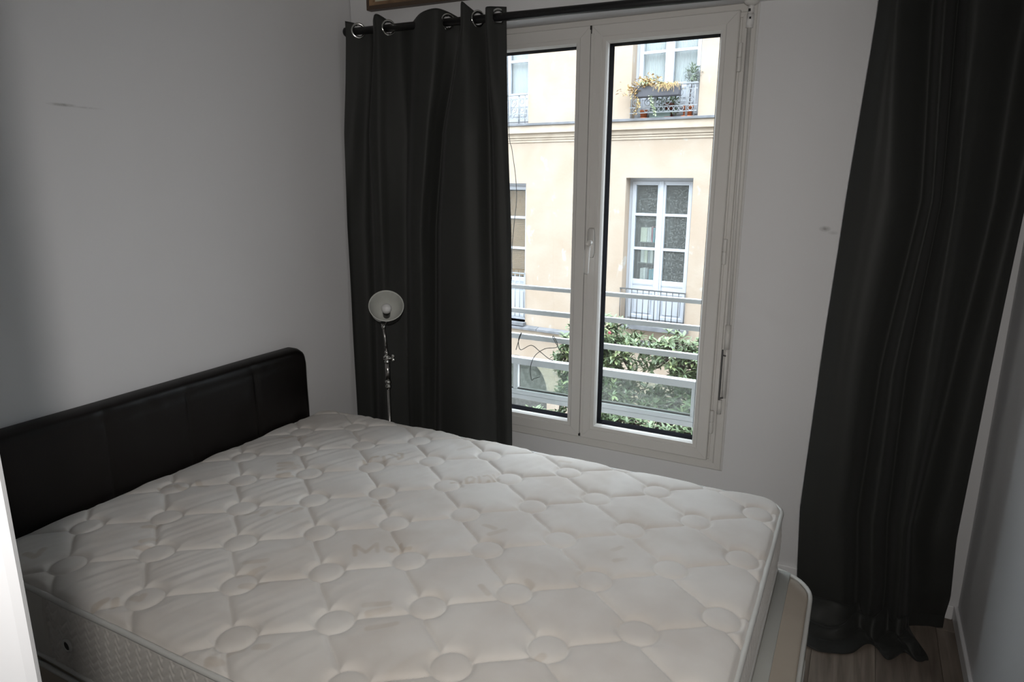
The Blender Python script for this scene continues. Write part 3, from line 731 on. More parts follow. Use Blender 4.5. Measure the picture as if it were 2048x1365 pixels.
# headboard
HX0, HX1, HY0, HY1, HZ = XL+.003, -2.05, -1.935, -.575, .853
hb = thing('headboard', 'dark brown leatherette headboard against the left wall', 'headboard', (-2.085, -1.25, 0))
bm = bmesh.new(); ny_, nz2 = 220, 90
seams = [-.866, -1.166, -1.46, -1.76]
def hshape(y, z):
    # front surface x as function of y,z with rounded border and stitched seams
    e = min(y-HY0, HY1-y, HZ-z); r = .030
    f = 0 if e >= r else r-math.sqrt(max(0, r*r-(r-e)**2))
    x = HX1-f*.9
    for s in seams: x -= .0045*math.exp(-((y-s)/.004)**2)*(1 if z < HZ-.05 else 0)+.002*math.exp(-((y-s)/.02)**2)
    x -= .003*math.exp(-((z-(HZ-.052-.012*noise.noise(Vector((y*2.4, 0, 3)))))/.012)**2)
    x += .0022*noise.noise(Vector((y*5, z*7, 2)))+.0012*noise.noise(Vector((y*17, z*9, 6)))
    return x
rows = []
def yz(u, v):
    y = HY0+(HY1-HY0)*u; z = .10+(HZ-.10)*v
    rc = .055   # round the top corners
    for cy, sgn in ((HY1-rc, 1), (HY0+rc, -1)):
        dy = (y-cy)*sgn; dz = z-(HZ-rc)
        if dy > 0 and dz > 0:
            m = max(dy, dz); l = math.hypot(dy, dz); k = m/l; y = cy+sgn*dy*k; z = HZ-rc+dz*k
    return y, z
for j in range(nz2+1):
    r_ = []
    for i in range(ny_+1):
        u, v = i/ny_, j/nz2; y, z = yz(u, v); 
        zt = z+(.004*noise.noise(Vector((y*3, 1, 1))))*max(0, (z-.6)/.25)
        # distance to rounded outline
        dy = max(0, abs(y-(HY0+HY1)/2)-((HY1-HY0)/2-.055)); dz = max(0, z-(HZ-.055))
        e = .055-math.hypot(dy, dz) if (dy > 0 or dz > 0) else .055
        e = max(0, e); rr_ = .032; f = 0 if e >= rr_ else rr_-math.sqrt(max(0, rr_*rr_-(rr_-e)**2))
        x = hshape(max(HY0+.05, min(HY1-.05, y)), min(z, HZ-.05))-f
        r_.append(bm.verts.new((x, y, zt)))
    rows.append(r_)
for a, b in zip(rows, rows[1:]):
    for i in range(ny_): bm.faces.new((a[i], a[i+1], b[i+1], b[i]))
be = [e for e in bm.edges if len(e.link_faces) == 1]
ret = bmesh.ops.extrude_edge_only(bm, edges=be)
for v in [g for g in ret['geom'] if isinstance(g, bmesh.types.BMVert)]: v.co.x = HX0
bmesh.ops.recalc_face_normals(bm, faces=bm.faces)
obj('padded_panel', rel(bm, hb), M_leather, hb, True)
for y in (HY0+.2, HY1-.2):
    bm = bmesh.new(); box(bm, HX0+.005, HX0+.03, y-.03, y+.03, 0, .12); obj('leg', rel(bm, hb), M_black, hb)

# ------------------------------------------------------------------ floor lamp
LPX, LPY = -1.800, -.36
lp = thing('floor_lamp', 'chrome reading floor lamp with round shade beside the bed', 'lamp', (LPX, LPY, 0))
def l_(bm): return rel(bm, lp)
bm = bmesh.new(); lathe(bm, [(0, 0), (.115, 0), (.118, .006), (.11, .014), (.03, .024), (.012, .04), (0, .04)], 40, Matrix.Translation((LPX, LPY, 0))); obj('base', l_(bm), M_nickel, lp, True)
bm = bmesh.new(); tube(bm, [(LPX, LPY, .03), (LPX, LPY, .655)], .0068, 16); obj('pole', l_(bm), M_nickel, lp, True)
bm = bmesh.new(); lathe(bm, [(0, .640), (.008, .641), (.0125, .650), (.0125, .658), (.009, .666), (.0135, .672), (.0135, .678), (.010, .684), (0, .684)], 20, Matrix.Translation((LPX, LPY, 0)))
obj('collar', l_(bm), M_chrome, lp, True)
bm = bmesh.new(); tube(bm, [(LPX, LPY, .68), (LPX-.001, LPY, .762)], .0105, 18); obj('sleeve', l_(bm), M_nickel, lp, True)
J = Vector((LPX-.001, LPY, .784))
bm = bmesh.new(); lathe(bm, [(0, -.024), (.012, -.023), (.012, -.014), (.009, -.010), (.013, -.006), (.013, .010), (.008, .016), (0, .017)], 20, Matrix.Translation(J))
lathe(bm, [(0, -.016), (.009, -.015), (.009, .020), (0, .021)], 16, axis_m(J, (.89, .46, 0)))
kj = obj('joint', l_(bm), M_chrome, lp, True)
bm = bmesh.new(); kc = J+Vector((.89, .46, 0))*.026
for s in (1, -1):
    lathe(bm, [(0, -.003), (.006, -.003), (.008, 0), (.006, .003), (0, .003)], 14, axis_m(kc+Vector((0, 0, s*.009)), (-.46, .89, 0)))
lathe(bm, [(0, -.008), (.004, -.008), (.004, .003), (0, .003)], 12, axis_m(kc, (.89, .46, 0)))
obj('wing_nut', l_(bm), M_chrome, kj, True)
T0 = J+Vector((-.002, 0, .018)); T1 = Vector((-1.8115, LPY-.002, .925))
bm = bmesh.new(); tube(bm, [T0+Vector((0, 0, .012)), T1], .0056, 14); lathe(bm, [(0, -.010), (.007, -.009), (.0095, 0), (.007, .009), (0, .010)], 16, Matrix.Translation(T0+Vector((0, 0, .006)))); obj('upper_arm', l_(bm), M_nickel, lp, True)
ax = Vector((.485, -.62, .616)).normalized()
SC = Vector((-1.732, -.440, 1.036))     # centre of the shade opening
SM = axis_m(SC, ax)
neck = SC-ax*.132
bm = bmesh.new(); lathe(bm, [(0, -.010), (.008, -.009), (.010, 0), (.008, .009), (0, .010)], 16, Matrix.Translation(T1)); lathe(bm, [(0, -.006), (.0105, -.006), (.0105, .006), (0, .006)], 16, Matrix.Translation(T1+Vector((0, 0, .013))))
tube(bm, [T1+Vector((0, 0, .015)), T1+Vector((.002, -.002, .026)), neck+ax*.02], .006, 10)
obj('neck_joint', l_(bm), M_chrome, lp, True)
bm = bmesh.new()
outp = [(.0705, 0), (.0700, -.006), (.0685, -.025), (.064, -.048), (.055, -.068), (.042, -.084), (.028, -.094), (.019, -.100), (.018, -.125), (.012, -.132), (0, -.132)]
lathe(bm, outp, 48, SM)
sh = obj('shade', l_(bm), M_chrome, lp, True)
bm = bmesh.new(); inp = [(.0705, 0), (.0718, .0014), (.0718, -.002), (.0705, -.003)]; lathe(bm, [(.0722, -.003), (.0728, 0), (.0718, .0018), (.0695, .0012), (.0685, -.004), (.0665, -.025), (.062, -.047), (.053, -.066), (.040, -.081), (.026, -.090), (.0, -.092)], 48, SM)
obj('shade_lining', l_(bm), M_shade_in, sh, True, 'pale grey inside of the shade')
bm = bmesh.new(); lathe(bm, [(0, -.092), (.015, -.092), (.0175, -.046), (.015, -.040), (0, -.040)], 20, SM); obj('socket', l_(bm), M_black, sh, True)
bm = bmesh.new(); bmesh.ops.create_uvsphere(bm, u_segments=28, v_segments=18, radius=.0215)
for v in bm.verts:
    if v.co.z < 0: v.co.z *= 1.25
bmesh.ops.transform(bm, matrix=SM @ Matrix.Translation((0, 0, -.026)), verts=bm.verts)
obj('bulb', l_(bm), M_bulb, sh, True)
for s in (-1, 1):
    for q in range(3):
        bm = bmesh.new(); a = -PI/2+s*(.75+.17*q); r0 = .0555; bmesh.ops.create_uvsphere(bm, u_segments=8, v_segments=6, radius=.0022, matrix=SM @ Matrix.Translation((r0*math.cos(a+PI*0)*1, r0*math.sin(a), -.060))); obj('vent_hole', l_(bm), M_black, sh, True)

# ------------------------------------------------------------------ balustrade outside our window
rl = thing('balcony_railing', 'pale metal window railing with glass panels just outside', 'railing', (-1.05, .30, .45))
def r_(bm): return rel(bm, rl)
RX0, RX1, RYo = -2.2, -.42, .30
for zc, h in ((1.034, .020), (.914, .024), (.785, .026)):
    bm = bmesh.new()
    box(bm, RX0, RX1, RYo-.012, RYo+.012, zc-h/2, zc+h/2, bev=.004, seg=2); obj('bar', r_(bm), M_rail, rl)
bm = bmesh.new(); box(bm, RX0, RX1, RYo-.022, RYo+.018, .642, .676, bev=.004, seg=2); obj('bar', r_(bm), M_rail, rl, False, 'thicker bar above the glass')
bm = bmesh.new(); box(bm, RX0, RX1, RYo-.022, RYo+.018, .486, .508, bev=.002); obj('bar', r_(bm), M_rail, rl)
bm = bmesh.new(); box(bm, RX0, RX1, RYo-.016, RYo+.016, .458, .484, bev=.002); obj('bar', r_(bm), M_rail, rl)
bm = bmesh.new(); box(bm, RX0, RX1, RYo-.009, RYo+.009, .508, .516); obj('glazing_channel', r_(bm), M_irondk, rl)
for x0, x1 in ((RX0+.04, -1.52), (-1.475, -.605)):
    bm = bmesh.new(); box(bm, x0, x1, RYo-.003, RYo+.003, .512, .645); obj('glass_panel', r_(bm), M_panel, rl)
for x in (-1.498, -.598, RX0+.02):
    bm = bmesh.new(); box(bm, x-.014, x+.010, RYo-.014, RYo+.014, .505, .645, bev=.003); obj('post', r_(bm), M_rail, rl)
for x in (RX0-.01, RX1+.01):
    bm = bmesh.new(); box(bm, x-.012, x+.012, RYo-.03, RYo+.012, .44, 1.05, bev=.002); obj('post', r_(bm), M_rail, rl)
# wires looped over the third bar
def wire(px, depth=.27, r=.0018, pre=(), post=()):
    P = list(pre)+[W(u, v, 1, depth) for u, v in px]+list(post); P = catmull([tuple(p) for p in P], 6); bm = bmesh.new(); tube(bm, P, r, 6); return bm
o = obj('wire', wire([(1032,700),(1038,680),(1043,667),(1041,669),(1037,681),(1041,700),(1062,691),(1078,702),(1095,716),(1106,722)]), M_wire); tag(o, 'black wire tied to the railing at its left, hanging in an s curve', 'wire')
o = obj('wire', wire([(1123,705),(1116,694),(1106,676),(1108,674),(1115,694),(1090,698),(1070,712),(1061,735),(1063,760),(1068,758),(1080,754)]), M_wire); tag(o, 'black wire looped over the railing, curling down in front of the arch', 'wire')
o = obj('cable', wire([(1017,240),(1024,300),(1031,352),(1033,400),(1028,450),(1024,500)], .45, .0016, [(-1.60, .272, 3.0), (-1.62, .40, 2.6)], [(-1.56, .36, 1.06), (-1.55, .30, 1.045)]), M_wire); tag(o, 'thin dark cable hanging outside the left casement', 'cable')

# ------------------------------------------------------------------ building across the courtyard (local x = along facade, y = into it)
TH = math.radians(4)
bd = thing('building', 'cream plastered apartment building across the courtyard', 'building', (-4, 8.3, 0), -TH)
def b_(name, bm, m, parent=None, smooth=False, label=None):
    return obj(name, bm, m, parent or bd, smooth, label)
# openings (u0,u1,z0,z1)
F1 = (.46, 1.55, 2.50, 4.75); F2 = (-2.50, -1.42, 2.50, 4.75); F3 = (.44, 1.55, -.80, 1.59); F4 = (-2.54, -1.45, -1.03, 1.49)
F5 = (3.42, 4.5, 2.50, 4.75); F6 = (3.40, 4.5, -.80, 1.59)
def wall_openings(bm, u0, u1, z0, z1, ops, y0, y1):
    us = sorted({u0, u1, *[o[0] for o in ops], *[o[1] for o in ops]}); zs = sorted({z0, z1, *[o[2] for o in ops], *[o[3] for o in ops]})
    for a, b in zip(us, us[1:]):
        for c, d in zip(zs, zs[1:]):
            m = ((a+b)/2, (c+d)/2)
            if any(o[0] < m[0] < o[1] and o[2] < m[1] < o[3] for o in ops): continue
            box(bm, a, b, y0, y1, c, d)
bm = bmesh.new(); wall_openings(bm, -8, 8, -1.2, 6.4, [F1, F2, F3, F4, F5, F6], 0, .35)
# ground storey with the arch
AC, AR = (-1.62, -2.35), .66
box(bm, -8, AC[0]-AR, 0, .35, -4.6, -1.2); box(bm, AC[0]+AR, 8, 0, .35, -4.6, -1.2)
ng = 24
for k in range(ng):
    a0, a1 = PI*k/ng, PI*(k+1)/ng
    p0 = (AC[0]+AR*math.cos(a0), AC[1]+AR*math.sin(a0)); p1 = (AC[0]+AR*math.cos(a1), AC[1]+AR*math.sin(a1))
    q = [bm.verts.new((x, y, z)) for (x, z) in (p0, p1, (p1[0], -1.2), (p0[0], -1.2)) for y in (0, .35)]
    bm.faces.new((q[0], q[2], q[4], q[6])); bm.faces.new((q[0], q[1], q[3], q[2]))
bmesh.ops.remove_doubles(bm, verts=bm.verts, dist=1e-5); bmesh.ops.recalc_face_normals(bm, faces=bm.faces)
b_('facade', bm, M_plaster)
b_('arch_infill', B(AC[0]-AR-.05, AC[0]+AR+.05, .36, .42, -4.6, -1.6), M_conc, label='grey infill set back in the arch')
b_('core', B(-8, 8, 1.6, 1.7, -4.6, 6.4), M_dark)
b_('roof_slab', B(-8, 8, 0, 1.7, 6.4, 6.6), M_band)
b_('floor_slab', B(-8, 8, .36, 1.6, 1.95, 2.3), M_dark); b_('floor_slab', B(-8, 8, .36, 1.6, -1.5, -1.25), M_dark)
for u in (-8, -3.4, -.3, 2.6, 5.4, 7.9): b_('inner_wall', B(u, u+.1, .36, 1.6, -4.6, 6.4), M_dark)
# cornice between storeys
bm = bmesh.new(); box(bm, -8, 8, -.13, 0, 2.46, 2.50, bev=.004); b_('slate_ledge', bm, M_slate)
bm = bmesh.new(); box(bm, -8, 8, -.10, 0, 2.335, 2.46, bev=.004); b_('cornice_band', bm, M_band)
bm = bmesh.new(); box(bm, -8, 8, -.045, 0, 2.262, 2.335, bev=.003); box(bm, -8, 8, -.028, 0, 2.225, 2.258, bev=.003); box(bm, -8, 8, -.016, 0, 2.185, 2.221, bev=.003); b_('moulding', bm, M_band)
# string course: slate pieces
u = -8.0
while u < 8:
    L = rnd.uniform(.85, 1.1); bm = bmesh.new(); box(bm, 0, L-.008, -.11, .0, -.022, .022, bev=.003)
    for v in bm.verts: v.co.z += -.25*(v.co.y*-1)+.012
    o = b_('slate', bm, M_slate); o.location = (u, 0, -1.12+rnd.uniform(-.003, .003)); u += L
b_('course_band', B(-8, 8, -.05, 0, -1.26, -1.145, bev=.004), M_band)
b_('sill', B(F3[0]+.06, F3[1]+.08, -.16, .2, -.88, -.80, bev=.004), M_slate)
b_('sill', B(F4[0]-.05, F4[1]+.02, -.10, .2, -1.09, -1.03, bev=.004), M_slate)
def adj(u, z, d=.2):
    k = d/10.64; return u+(u-4.754)*k, z+(z-1.546)*k
def casement(F, d, bars, low, glass, label, mid=None):
    """double casement: bars = heights of glazing bars, low = top of solid bottom panel"""
    u0, u1, z0, z1 = F; mid = mid or (u0+u1)/2
    bm = bmesh.new(); frame(bm, u0, u1, z0, z1, [(0, d+.06), (0, d-.01), (.06, d-.01), (.06, d+.06)])
    w = b_('french_window', bm, M_fwin, label=label)
    for a, b in ((u0+.05, mid-.005), (mid+.005, u1-.05)):
        bm = bmesh.new(); frame(bm, a, b, z0+.05, z1-.05, rect_prof(0, .065, d-.03, d+.03, .008), gap=.001)
        for h in bars: box(bm, a+.06, b-.06, d-.02, d+.02, h-.022, h+.022, bev=.004)
        if low:
            box(bm, a+.06, b-.06, d-.012, d+.02, low-.05, low+.03, bev=.004); box(bm, a+.06, b-.06, d-.006, d+.02, low-.20, low-.05)
            box(bm, a+.06, b-.06, d+.002, d+.02, z0+.1, low-.20); box(bm, a+.10, b-.10, d-.012, d+.002, z0+.14, low-.24, bev=.008)
            box(bm, a+.06, b-.06, d-.014, d-.004, low-.060, low-.052)
        obj('leaf', bm, M_fwin, w)
        hs = [low or z0+.1]+sorted(bars)+[z1-.1]
        for c, e in zip(hs, hs[1:]):
            obj('pane', B(a+.055, b-.055, d+.002, d+.008, c+.015, e-.015), glass, w)
    bm = bmesh.new(); box(bm, mid-.035, mid+.035, d-.045, d-.02, z0+.05, z1-.05, bev=.006); obj('cover_strip', bm, M_fwin, w)
    return w
DW = .20
casement((F3[0], F3[1], F3[2], F3[3]+.0), DW, [adj(0, 1.01, DW)[1], adj(0, .46, DW)[1]], adj(0, -.08, DW)[1], M_fglass, 'pale blue french window with a bookcase behind its left panes')
casement(F4, DW, [adj(0, .89, DW)[1], adj(0, .34, DW)[1]], adj(0, -.22, DW)[1], M_fglass3, 'french window with brown blinds at the left edge')
w1 = casement(F1, DW, [adj(0, 3.47, DW)[1]], adj(0, 3.04, DW)[1]-.06, M_fglass2, 'upper french window with white voile behind planted balcony')
casement(F2, DW, [adj(0, 3.53, DW)[1]], adj(0, 3.04, DW)[1]-.06, M_fglass2, 'upper left french window with voile curtain')
casement(F5, DW, [3.5], 3.0, M_fglass2, 'upper french window far right'); casement(F6, DW, [1.0, .45], -.1, M_fglass, 'lower french window far right')
# voile: pleated sheets behind upper windows
for F in (F1, F2, F5):
    for a, b in ((F[0]+.08, (F[0]+F[1])/2-.04), ((F[0]+F[1])/2+.04, F[1]-.08)):
        bm = bmesh.new(); n_ = 120; lo = []; hi = []
        for k in range(n_+1):
            x = a+(b-a)*k/n_; y = DW+.09+.012*math.sin(k*.9)+.008*noise.noise(Vector((x*14, F[0], 0)))
            lo.append(bm.verts.new((x, y, F[2]+.06))); hi.append(bm.verts.new((x, y+.004, F[3]-.05)))
        for k in range(n_): bm.faces.new((lo[k], lo[k+1], hi[k+1], hi[k]))
        b_('voile_curtain', bm, M_voile, smooth=True)
# woven blinds in F4
for a, b in ((F4[0]+.1, (F4[0]+F4[1])/2-.05), ((F4[0]+F4[1])/2+.05, F4[1]-.06)):
    for q in range(46):
        z = 1.34-q*.034
        b_('blind_slat', B(a, b, DW+.020, DW+.026, z-.0155, z+.0155), M_blind)
# lower railing (plain bars) F3, F4
def bar_rail(F, y, zt, n, m, zb=None, two=False):
    u0, u1 = F[0]-.02, F[1]; zb = zb if zb is not None else F[2]+.02
    bm = bmesh.new(); box(bm, u0, u1, y-.012, y+.012, zt-.010, zt+.010); r = b_('railing', bm, m)
    obj('bottom_bar', B(u0, u1, y-.008, y+.008, zb, zb+.016), m, r)
    if two: obj('middle_bar', B(u0, u1, y-.006, y+.006, zt-.20, zt-.188), m, r)
    for k in range(n):
        u = u0+.01+(u1-u0-.02)*k/(n-1); bm = bmesh.new(); tube(bm, [(u, y, zb), (u, y, zt)], .0075, 8); obj('bar', bm, m, r, True)
bar_rail(F3, -.02, -.225, 12, M_irondk, -.78); bar_rail(F4, -.02, -.12, 12, M_iron, -.95, True); bar_rail(F6, -.02, -.225, 12, M_irondk, -.78)
# wrought iron balcony rails F1, F2
def spiral(cx, cz, r, a0, turns, sgn, n=26):
    return [(cx+r*(1-.78*k/n)*math.cos(a0+sgn*turns*2*PI*k/n), 0, cz+r*(1-.78*k/n)*math.sin(a0+sgn*turns*2*PI*k/n)) for k in range(n+1)]
def iron_rail(F, y):
    u0, u1 = F[0]-.0, F[1]-.01; zt = 2.985; m = M_iron
    bm = bmesh.new(); box(bm, u0, u1, y-.018, y+.018, zt-.014, zt+.014, bev=.004); r = b_('railing', bm, m)
    for z in (2.925-.02, 2.67, 2.585): obj('bottom_bar', B(u0, u1, y-.006, y+.006, z-.007, z+.007), m, r)
    for u in (u0+.03, u0+.15, u0+.17, u1-.17, u1-.15, u1-.04): 
        bm = bmesh.new(); tube(bm, [(u, y, 2.51), (u, y, zt)], .008, 8); obj('bar', bm, m, r, True)
    for cx in (u0+.09, u0+.28, u0+.36, u0+.44, u0+.52, u0+.60, u0+.68, u0+.76, u0+.84, u1-.10):
        bm = bmesh.new(); torus(bm, Matrix.Translation((cx, y, 2.628)) @ Matrix.Rotation(PI/2, 4, 'X'), .034, .006, 20, 6); obj('ring', bm, m, r, True)
    for cx in (u0+.09, u1-.10):
        for cz in (2.74, 2.87): 
            bm = bmesh.new(); torus(bm, Matrix.Translation((cx, y, cz)) @ Matrix.Rotation(PI/2, 4, 'X'), .036, .006, 20, 6); obj('ring', bm, m, r, True)
    for cx, s in ((u0+.30, 1), (u0+.52, -1), (u0+.62, 1), (u0+.80, -1)):
        for cz, t in ((2.735, 1), (2.86, -1)):
            P = [(a, y, c) for a, _, c in spiral(cx, cz, .062, PI/2*t if s > 0 else PI/2*t, 1.35, s*t)]
            bm = bmesh.new(); tube(bm, P, .007, 6); obj('scroll', bm, m, r, True)
    bm = bmesh.new(); box(bm, u0+.40, u0+.44, y-.004, y+.004, 2.67, 2.91); obj('strap', bm, m, r)
iron_rail(F1, -.03); iron_rail(F2, -.03); iron_rail(F5, -.03)

# --- things on the planted balcony, placed in facade coordinates
CB, SB = math.cos(TH), math.sin(TH)
def FW(u, y, z): return Vector((-4+u*CB+y*SB, 8.3-u*SB+y*CB, z))
def pot_bm(r0, r1, h, rim=.012):
    bm = bmesh.new(); lathe(bm, [(0, 0), (r0, 0), (r1, h-.03), (r1+rim, h-.03), (r1+rim, h), (r1-.006, h), (r1-.01, h-.03), (0, h-.03)], 24); return bm
def pot(u, y, z, r0, r1, h, m, label):
    t = thing('plant_pot', label, 'plant pot', FW(u, y, z), -TH); obj('body', pot_bm(r0, r1, h), m, t, True)
    bm = bmesh.new(); lathe(bm, [(0, 0), (r0+.03, 0), (r0+.04, .018), (r0+.03, .018), (r0+.025, .006), (0, .006)], 24); obj('saucer', bm, m, t, True)
    return t
pot(.66, .08, 2.502, .045, .06, .135, M_terra, 'small terracotta pot at the left end of the planted balcony')
pot(1.37, .07, 2.502, .060, .075, .165, M_terra, 'orange terracotta pot at the right end of the planted balcony')
pot(1.07, .09, 2.502, .050, .065, .22, M_maroon, 'maroon pot behind the iron scrolls of the balcony')
t = thing('trough_planter', 'grey green trough planter at the foot of the planted balcony', 'planter', FW(.94, .00, 2.502), -TH)
bm = bmesh.new(); box(bm, -.17, .17, -.0, .10, 0, .12, bev=.008); bmesh.ops.translate(bm, verts=bm.verts, vec=(0, .02, 0)); obj('body', bm, M_trough, t)
t = thing('planter_box', 'dark grey planter box hung outside the balcony rail', 'planter', FW(.96, -.13, 2.80), -TH)
bm = bmesh.new(); box(bm, -.38, .34, -.07, .07, 0, .17, bev=.02, seg=2); obj('body', bm, M_plantbox, t, True)
bm = bmesh.new()
for x in (-.25, .22): tube(bm, [(x, .075, .10), (x, .09, .20), (x, .12, .20)], .006, 6)
obj('hook', bm, M_iron, t)
def leaf_mesh(name, L, w, m, curl=.15):
    me = bpy.data.meshes.new(name); v = []; f = []
    for k, (t, s) in enumerate(((0, .12), (.25, .8), (.55, 1), (.82, .6), (1, .02))):
        z = -curl*L*t*t; v += [(-w/2*s, L*t, z+.12*w*s), (0, L*t, z-.06*w*s), (w/2*s, L*t, z+.12*w*s)]
    for k in range(4):
        a = k*3; f += [(a, a+1, a+4, a+3), (a+1, a+2, a+5, a+4)]
    me.from_pydata(v, [], f); me.materials.append(m)
    for p in me.polygons: p.use_smooth = True
    return me
def scatter_leaves(name, pts, mesh, parent, nmax):
    """pts: list of (pos, direction, scale) local to parent. nearest nmax become objects, rest are joined"""
    pw_ = parent.matrix_world if parent else Matrix.Identity(4)
    M0 = Matrix.LocRotScale(parent.location, parent.rotation_euler, None)
    pts = sorted(pts, key=lambda q: ((M0 @ q[0])-CAM).length)
    for p, d, s in pts[:nmax]:
        o = bpy.data.objects.new('leaf', mesh[rnd.randrange(len(mesh))]); COL.objects.link(o); o.parent = parent
        q = d.to_track_quat('Y', 'Z').to_euler(); o.location = p; o.rotation_euler = q; o.scale = (s, s, s)
    rest = pts[nmax:]
    if rest:
        V = []; Fc = []; base = [v.co.copy() for v in mesh[0].vertices]; fc = [tuple(p.vertices) for p in mesh[0].polygons]
        for p, d, s in rest:
            Mq = Matrix.Translation(p) @ d.to_track_quat('Y', 'Z').to_matrix().to_4x4() @ Matrix.Scale(s, 4); b0 = len(V)
            V += [Mq @ c for c in base]; Fc += [tuple(b0+i for i in f) for f in fc]
        me = bpy.data.meshes.new(name); me.from_pydata(V, [], Fc); me.materials.append(mesh[-1].materials[0] if name == 'inner' else mesh[0].materials[0])
        for p in me.polygons: p.use_smooth = True
        o = bpy.data.objects.new('foliage', me); COL.objects.link(o); o.parent = parent; o['kind'] = 'stuff'
def rdir(up=.3):
    v = Vector((rnd.gauss(0, 1), rnd.gauss(0, 1), rnd.gauss(0, 1)+up)); return v.normalized()
# autumn trailing plant
tp = thing('trailing_plant', 'orange and yellow trailing plant spilling over the grey planter box', 'plant', FW(.80, -.14, 2.96), -TH)
LA = [leaf_mesh('autumn_leaf', .05, .035, M_autumn), leaf_mesh('autumn_leaf', .05, .035, M_ivy)]
pts = []
for k in range(420):
    u = rnd.gauss(-.05, .16); z = abs(rnd.gauss(.03, .06))-.10*abs(u)*rnd.random()
    if u < -.12: z -= rnd.random()*.14
    pts.append((Vector((u, rnd.gauss(-.02, .05), z)), rdir(), rnd.uniform(.6, 1.2)))
for k in range(90):
    z = -rnd.random()*.42; pts.append((Vector((-.16+.03*math.sin(z*18)+rnd.gauss(0, .016), -.06+rnd.gauss(0, .01), z)), rdir(-.3), rnd.uniform(.5, .9)))
scatter_leaves('foliage', pts, LA, tp, 60)
bm = bmesh.new(); tube(bm, [(-.16+.03*math.sin(-q*.05*18), -.06, -q*.05) for q in range(9)], .004, 5); tube(bm, [(.05, 0, -.12), (0, 0, .05), (-.1, -.03, .06), (-.2, -.05, -.04)], .004, 5); obj('stem', bm, M_bark, tp)
iv = thing('ivy', 'pale green ivy strand hanging below the planter box', 'plant', FW(.87, -.20, 2.84), -TH)
pts = [(Vector((.10*t-.02+rnd.gauss(0, .013), rnd.gauss(0, .008), -.30*t)), rdir(-.2), rnd.uniform(.5, .85)) for t in [k/70 for k in range(71)]]
scatter_leaves('foliage', pts, [leaf_mesh('ivy_leaf', .045, .038, M_ivy)], iv, 0)
bm = bmesh.new(); tube(bm, [(-.02+.01*q, .004, -.03*q) for q in range(11)], .003, 5); obj('stem', bm, M_bark, iv)
ol = thing('olive_shrub', 'clipped olive shrub standing above the balcony rail at right', 'plant', FW(1.40, .03, 2.66), -TH)
bm = bmesh.new(); tube(bm, [(0, 0, -.03), (.01, 0, .2), (.03, 0, .40)], [.008, .007, .005], 8)
for k in range(9): 
    d = rdir(.8)*.11; tube(bm, [(.02, 0, .34), (Vector((.03, 0, .42))+d)], .003, 5)
obj('stem', bm, M_bark, ol)
LO = [leaf_mesh('olive_leaf', .045, .012, M_olive)]
pts = []
for k in range(420):
    d = rdir(.2); r = rnd.random()**.5*.12; pts.append((Vector((.04, 0, .46))+d*r*Vector((1, 1, 1.15)).z*.95, (d+rdir()*.5).normalized(), rnd.uniform(.7, 1.2)))
scatter_leaves('foliage', pts, LO, ol, 0)
gp = thing('pot_plant', 'green leafy plants crowding behind the balcony scrolls', 'plant', FW(1.02, .05, 2.68), -TH)
pts = []
for k in range(330): pts.append((Vector((rnd.uniform(-.26, .22), rnd.gauss(.03, .03), rnd.uniform(-.10, .16))), rdir(), rnd.uniform(.8, 1.3)))
scatter_leaves('foliage', pts, [leaf_mesh('pot_leaf', .05, .022, M_leaf1)], gp, 0)
bm = bmesh.new(); tube(bm, [(0, .03, -.16), (0, .03, .12)], .006, 6); tube(bm, [(.05, .04, -.05), (.14, .03, .12)], .004, 6); obj('stem', bm, M_bark, gp)
dp = thing('dry_grass_plant', 'dried straw coloured grass over the right half of the planter box', 'plant', FW(1.12, -.15, 2.95), -TH)
bm = bmesh.new()
for k in range(90):
    x = rnd.uniform(-.14, .16); a = rnd.uniform(-.12, .12); h = rnd.uniform(.02, .06); tube(bm, [(x, .02, 0), (x+a*.4, -.03, h), (x+a, -.08, h*.4-.0), (x+a*1.3, -.10, h-.10*rnd.random()-.03)], .0022, 4)
o = obj('blades', bm, M_autumn, dp); stuff(o)

# bookcase in the room behind F3
bc = thing('bookcase', 'open bookcase seen through the left panes of the pale blue french window', 'bookcase', FW(.80, .46, -1.2), -TH)
bm = bmesh.new()
for z in (0.02, .55, .95, 1.08, 1.38, 1.73, 2.1, 2.45): box(bm, -.22, .28, -.14, .14, z-.008, z+.008)
obj('shelf', bm, M_irondk, bc)
bm = bmesh.new(); box(bm, -.23, -.215, -.14, .14, 0, 2.5); box(bm, .27, .285, -.14, .14, 0, 2.5); obj('side', bm, M_irondk, bc)
bcols = [(.62,.60,.48),(.55,.53,.50),(.35,.10,.14),(.12,.28,.33),(.60,.58,.55),(.30,.30,.32),(.45,.12,.12),(.5,.48,.42)]
bmats = [mat('book_cover', c, .7) for c in bcols]
bnames = ['cream', 'light grey', 'dark red', 'teal', 'off white', 'slate grey', 'crimson', 'beige']
def book(dx, z, w, h, ci, lab, flat=False):
    t = thing('book', lab, 'book', FW(.80+dx, .33, z), -TH, 'books in the bookcase across the courtyard')
    if flat: bm = B(0, h, 0, .14, 0, w); b2 = B(.004, h-.0, .004, .145, .003, w-.003)
    else: bm = B(0, w, 0, .14, 0, h); b2 = B(.003, w-.003, .004, .145, .004, h+.001)
    obj('cover', bm, bmats[ci], t); obj('pages', b2, bmats[4], t)
z0s = {1: -.642, 2: -.112, 3: .188, 4: .538}
names = {1: 'lowest visible shelf', 2: 'shelf level with the lower panes', 3: 'shelf under the middle glazing bar', 4: 'shelf with the plant on top'}
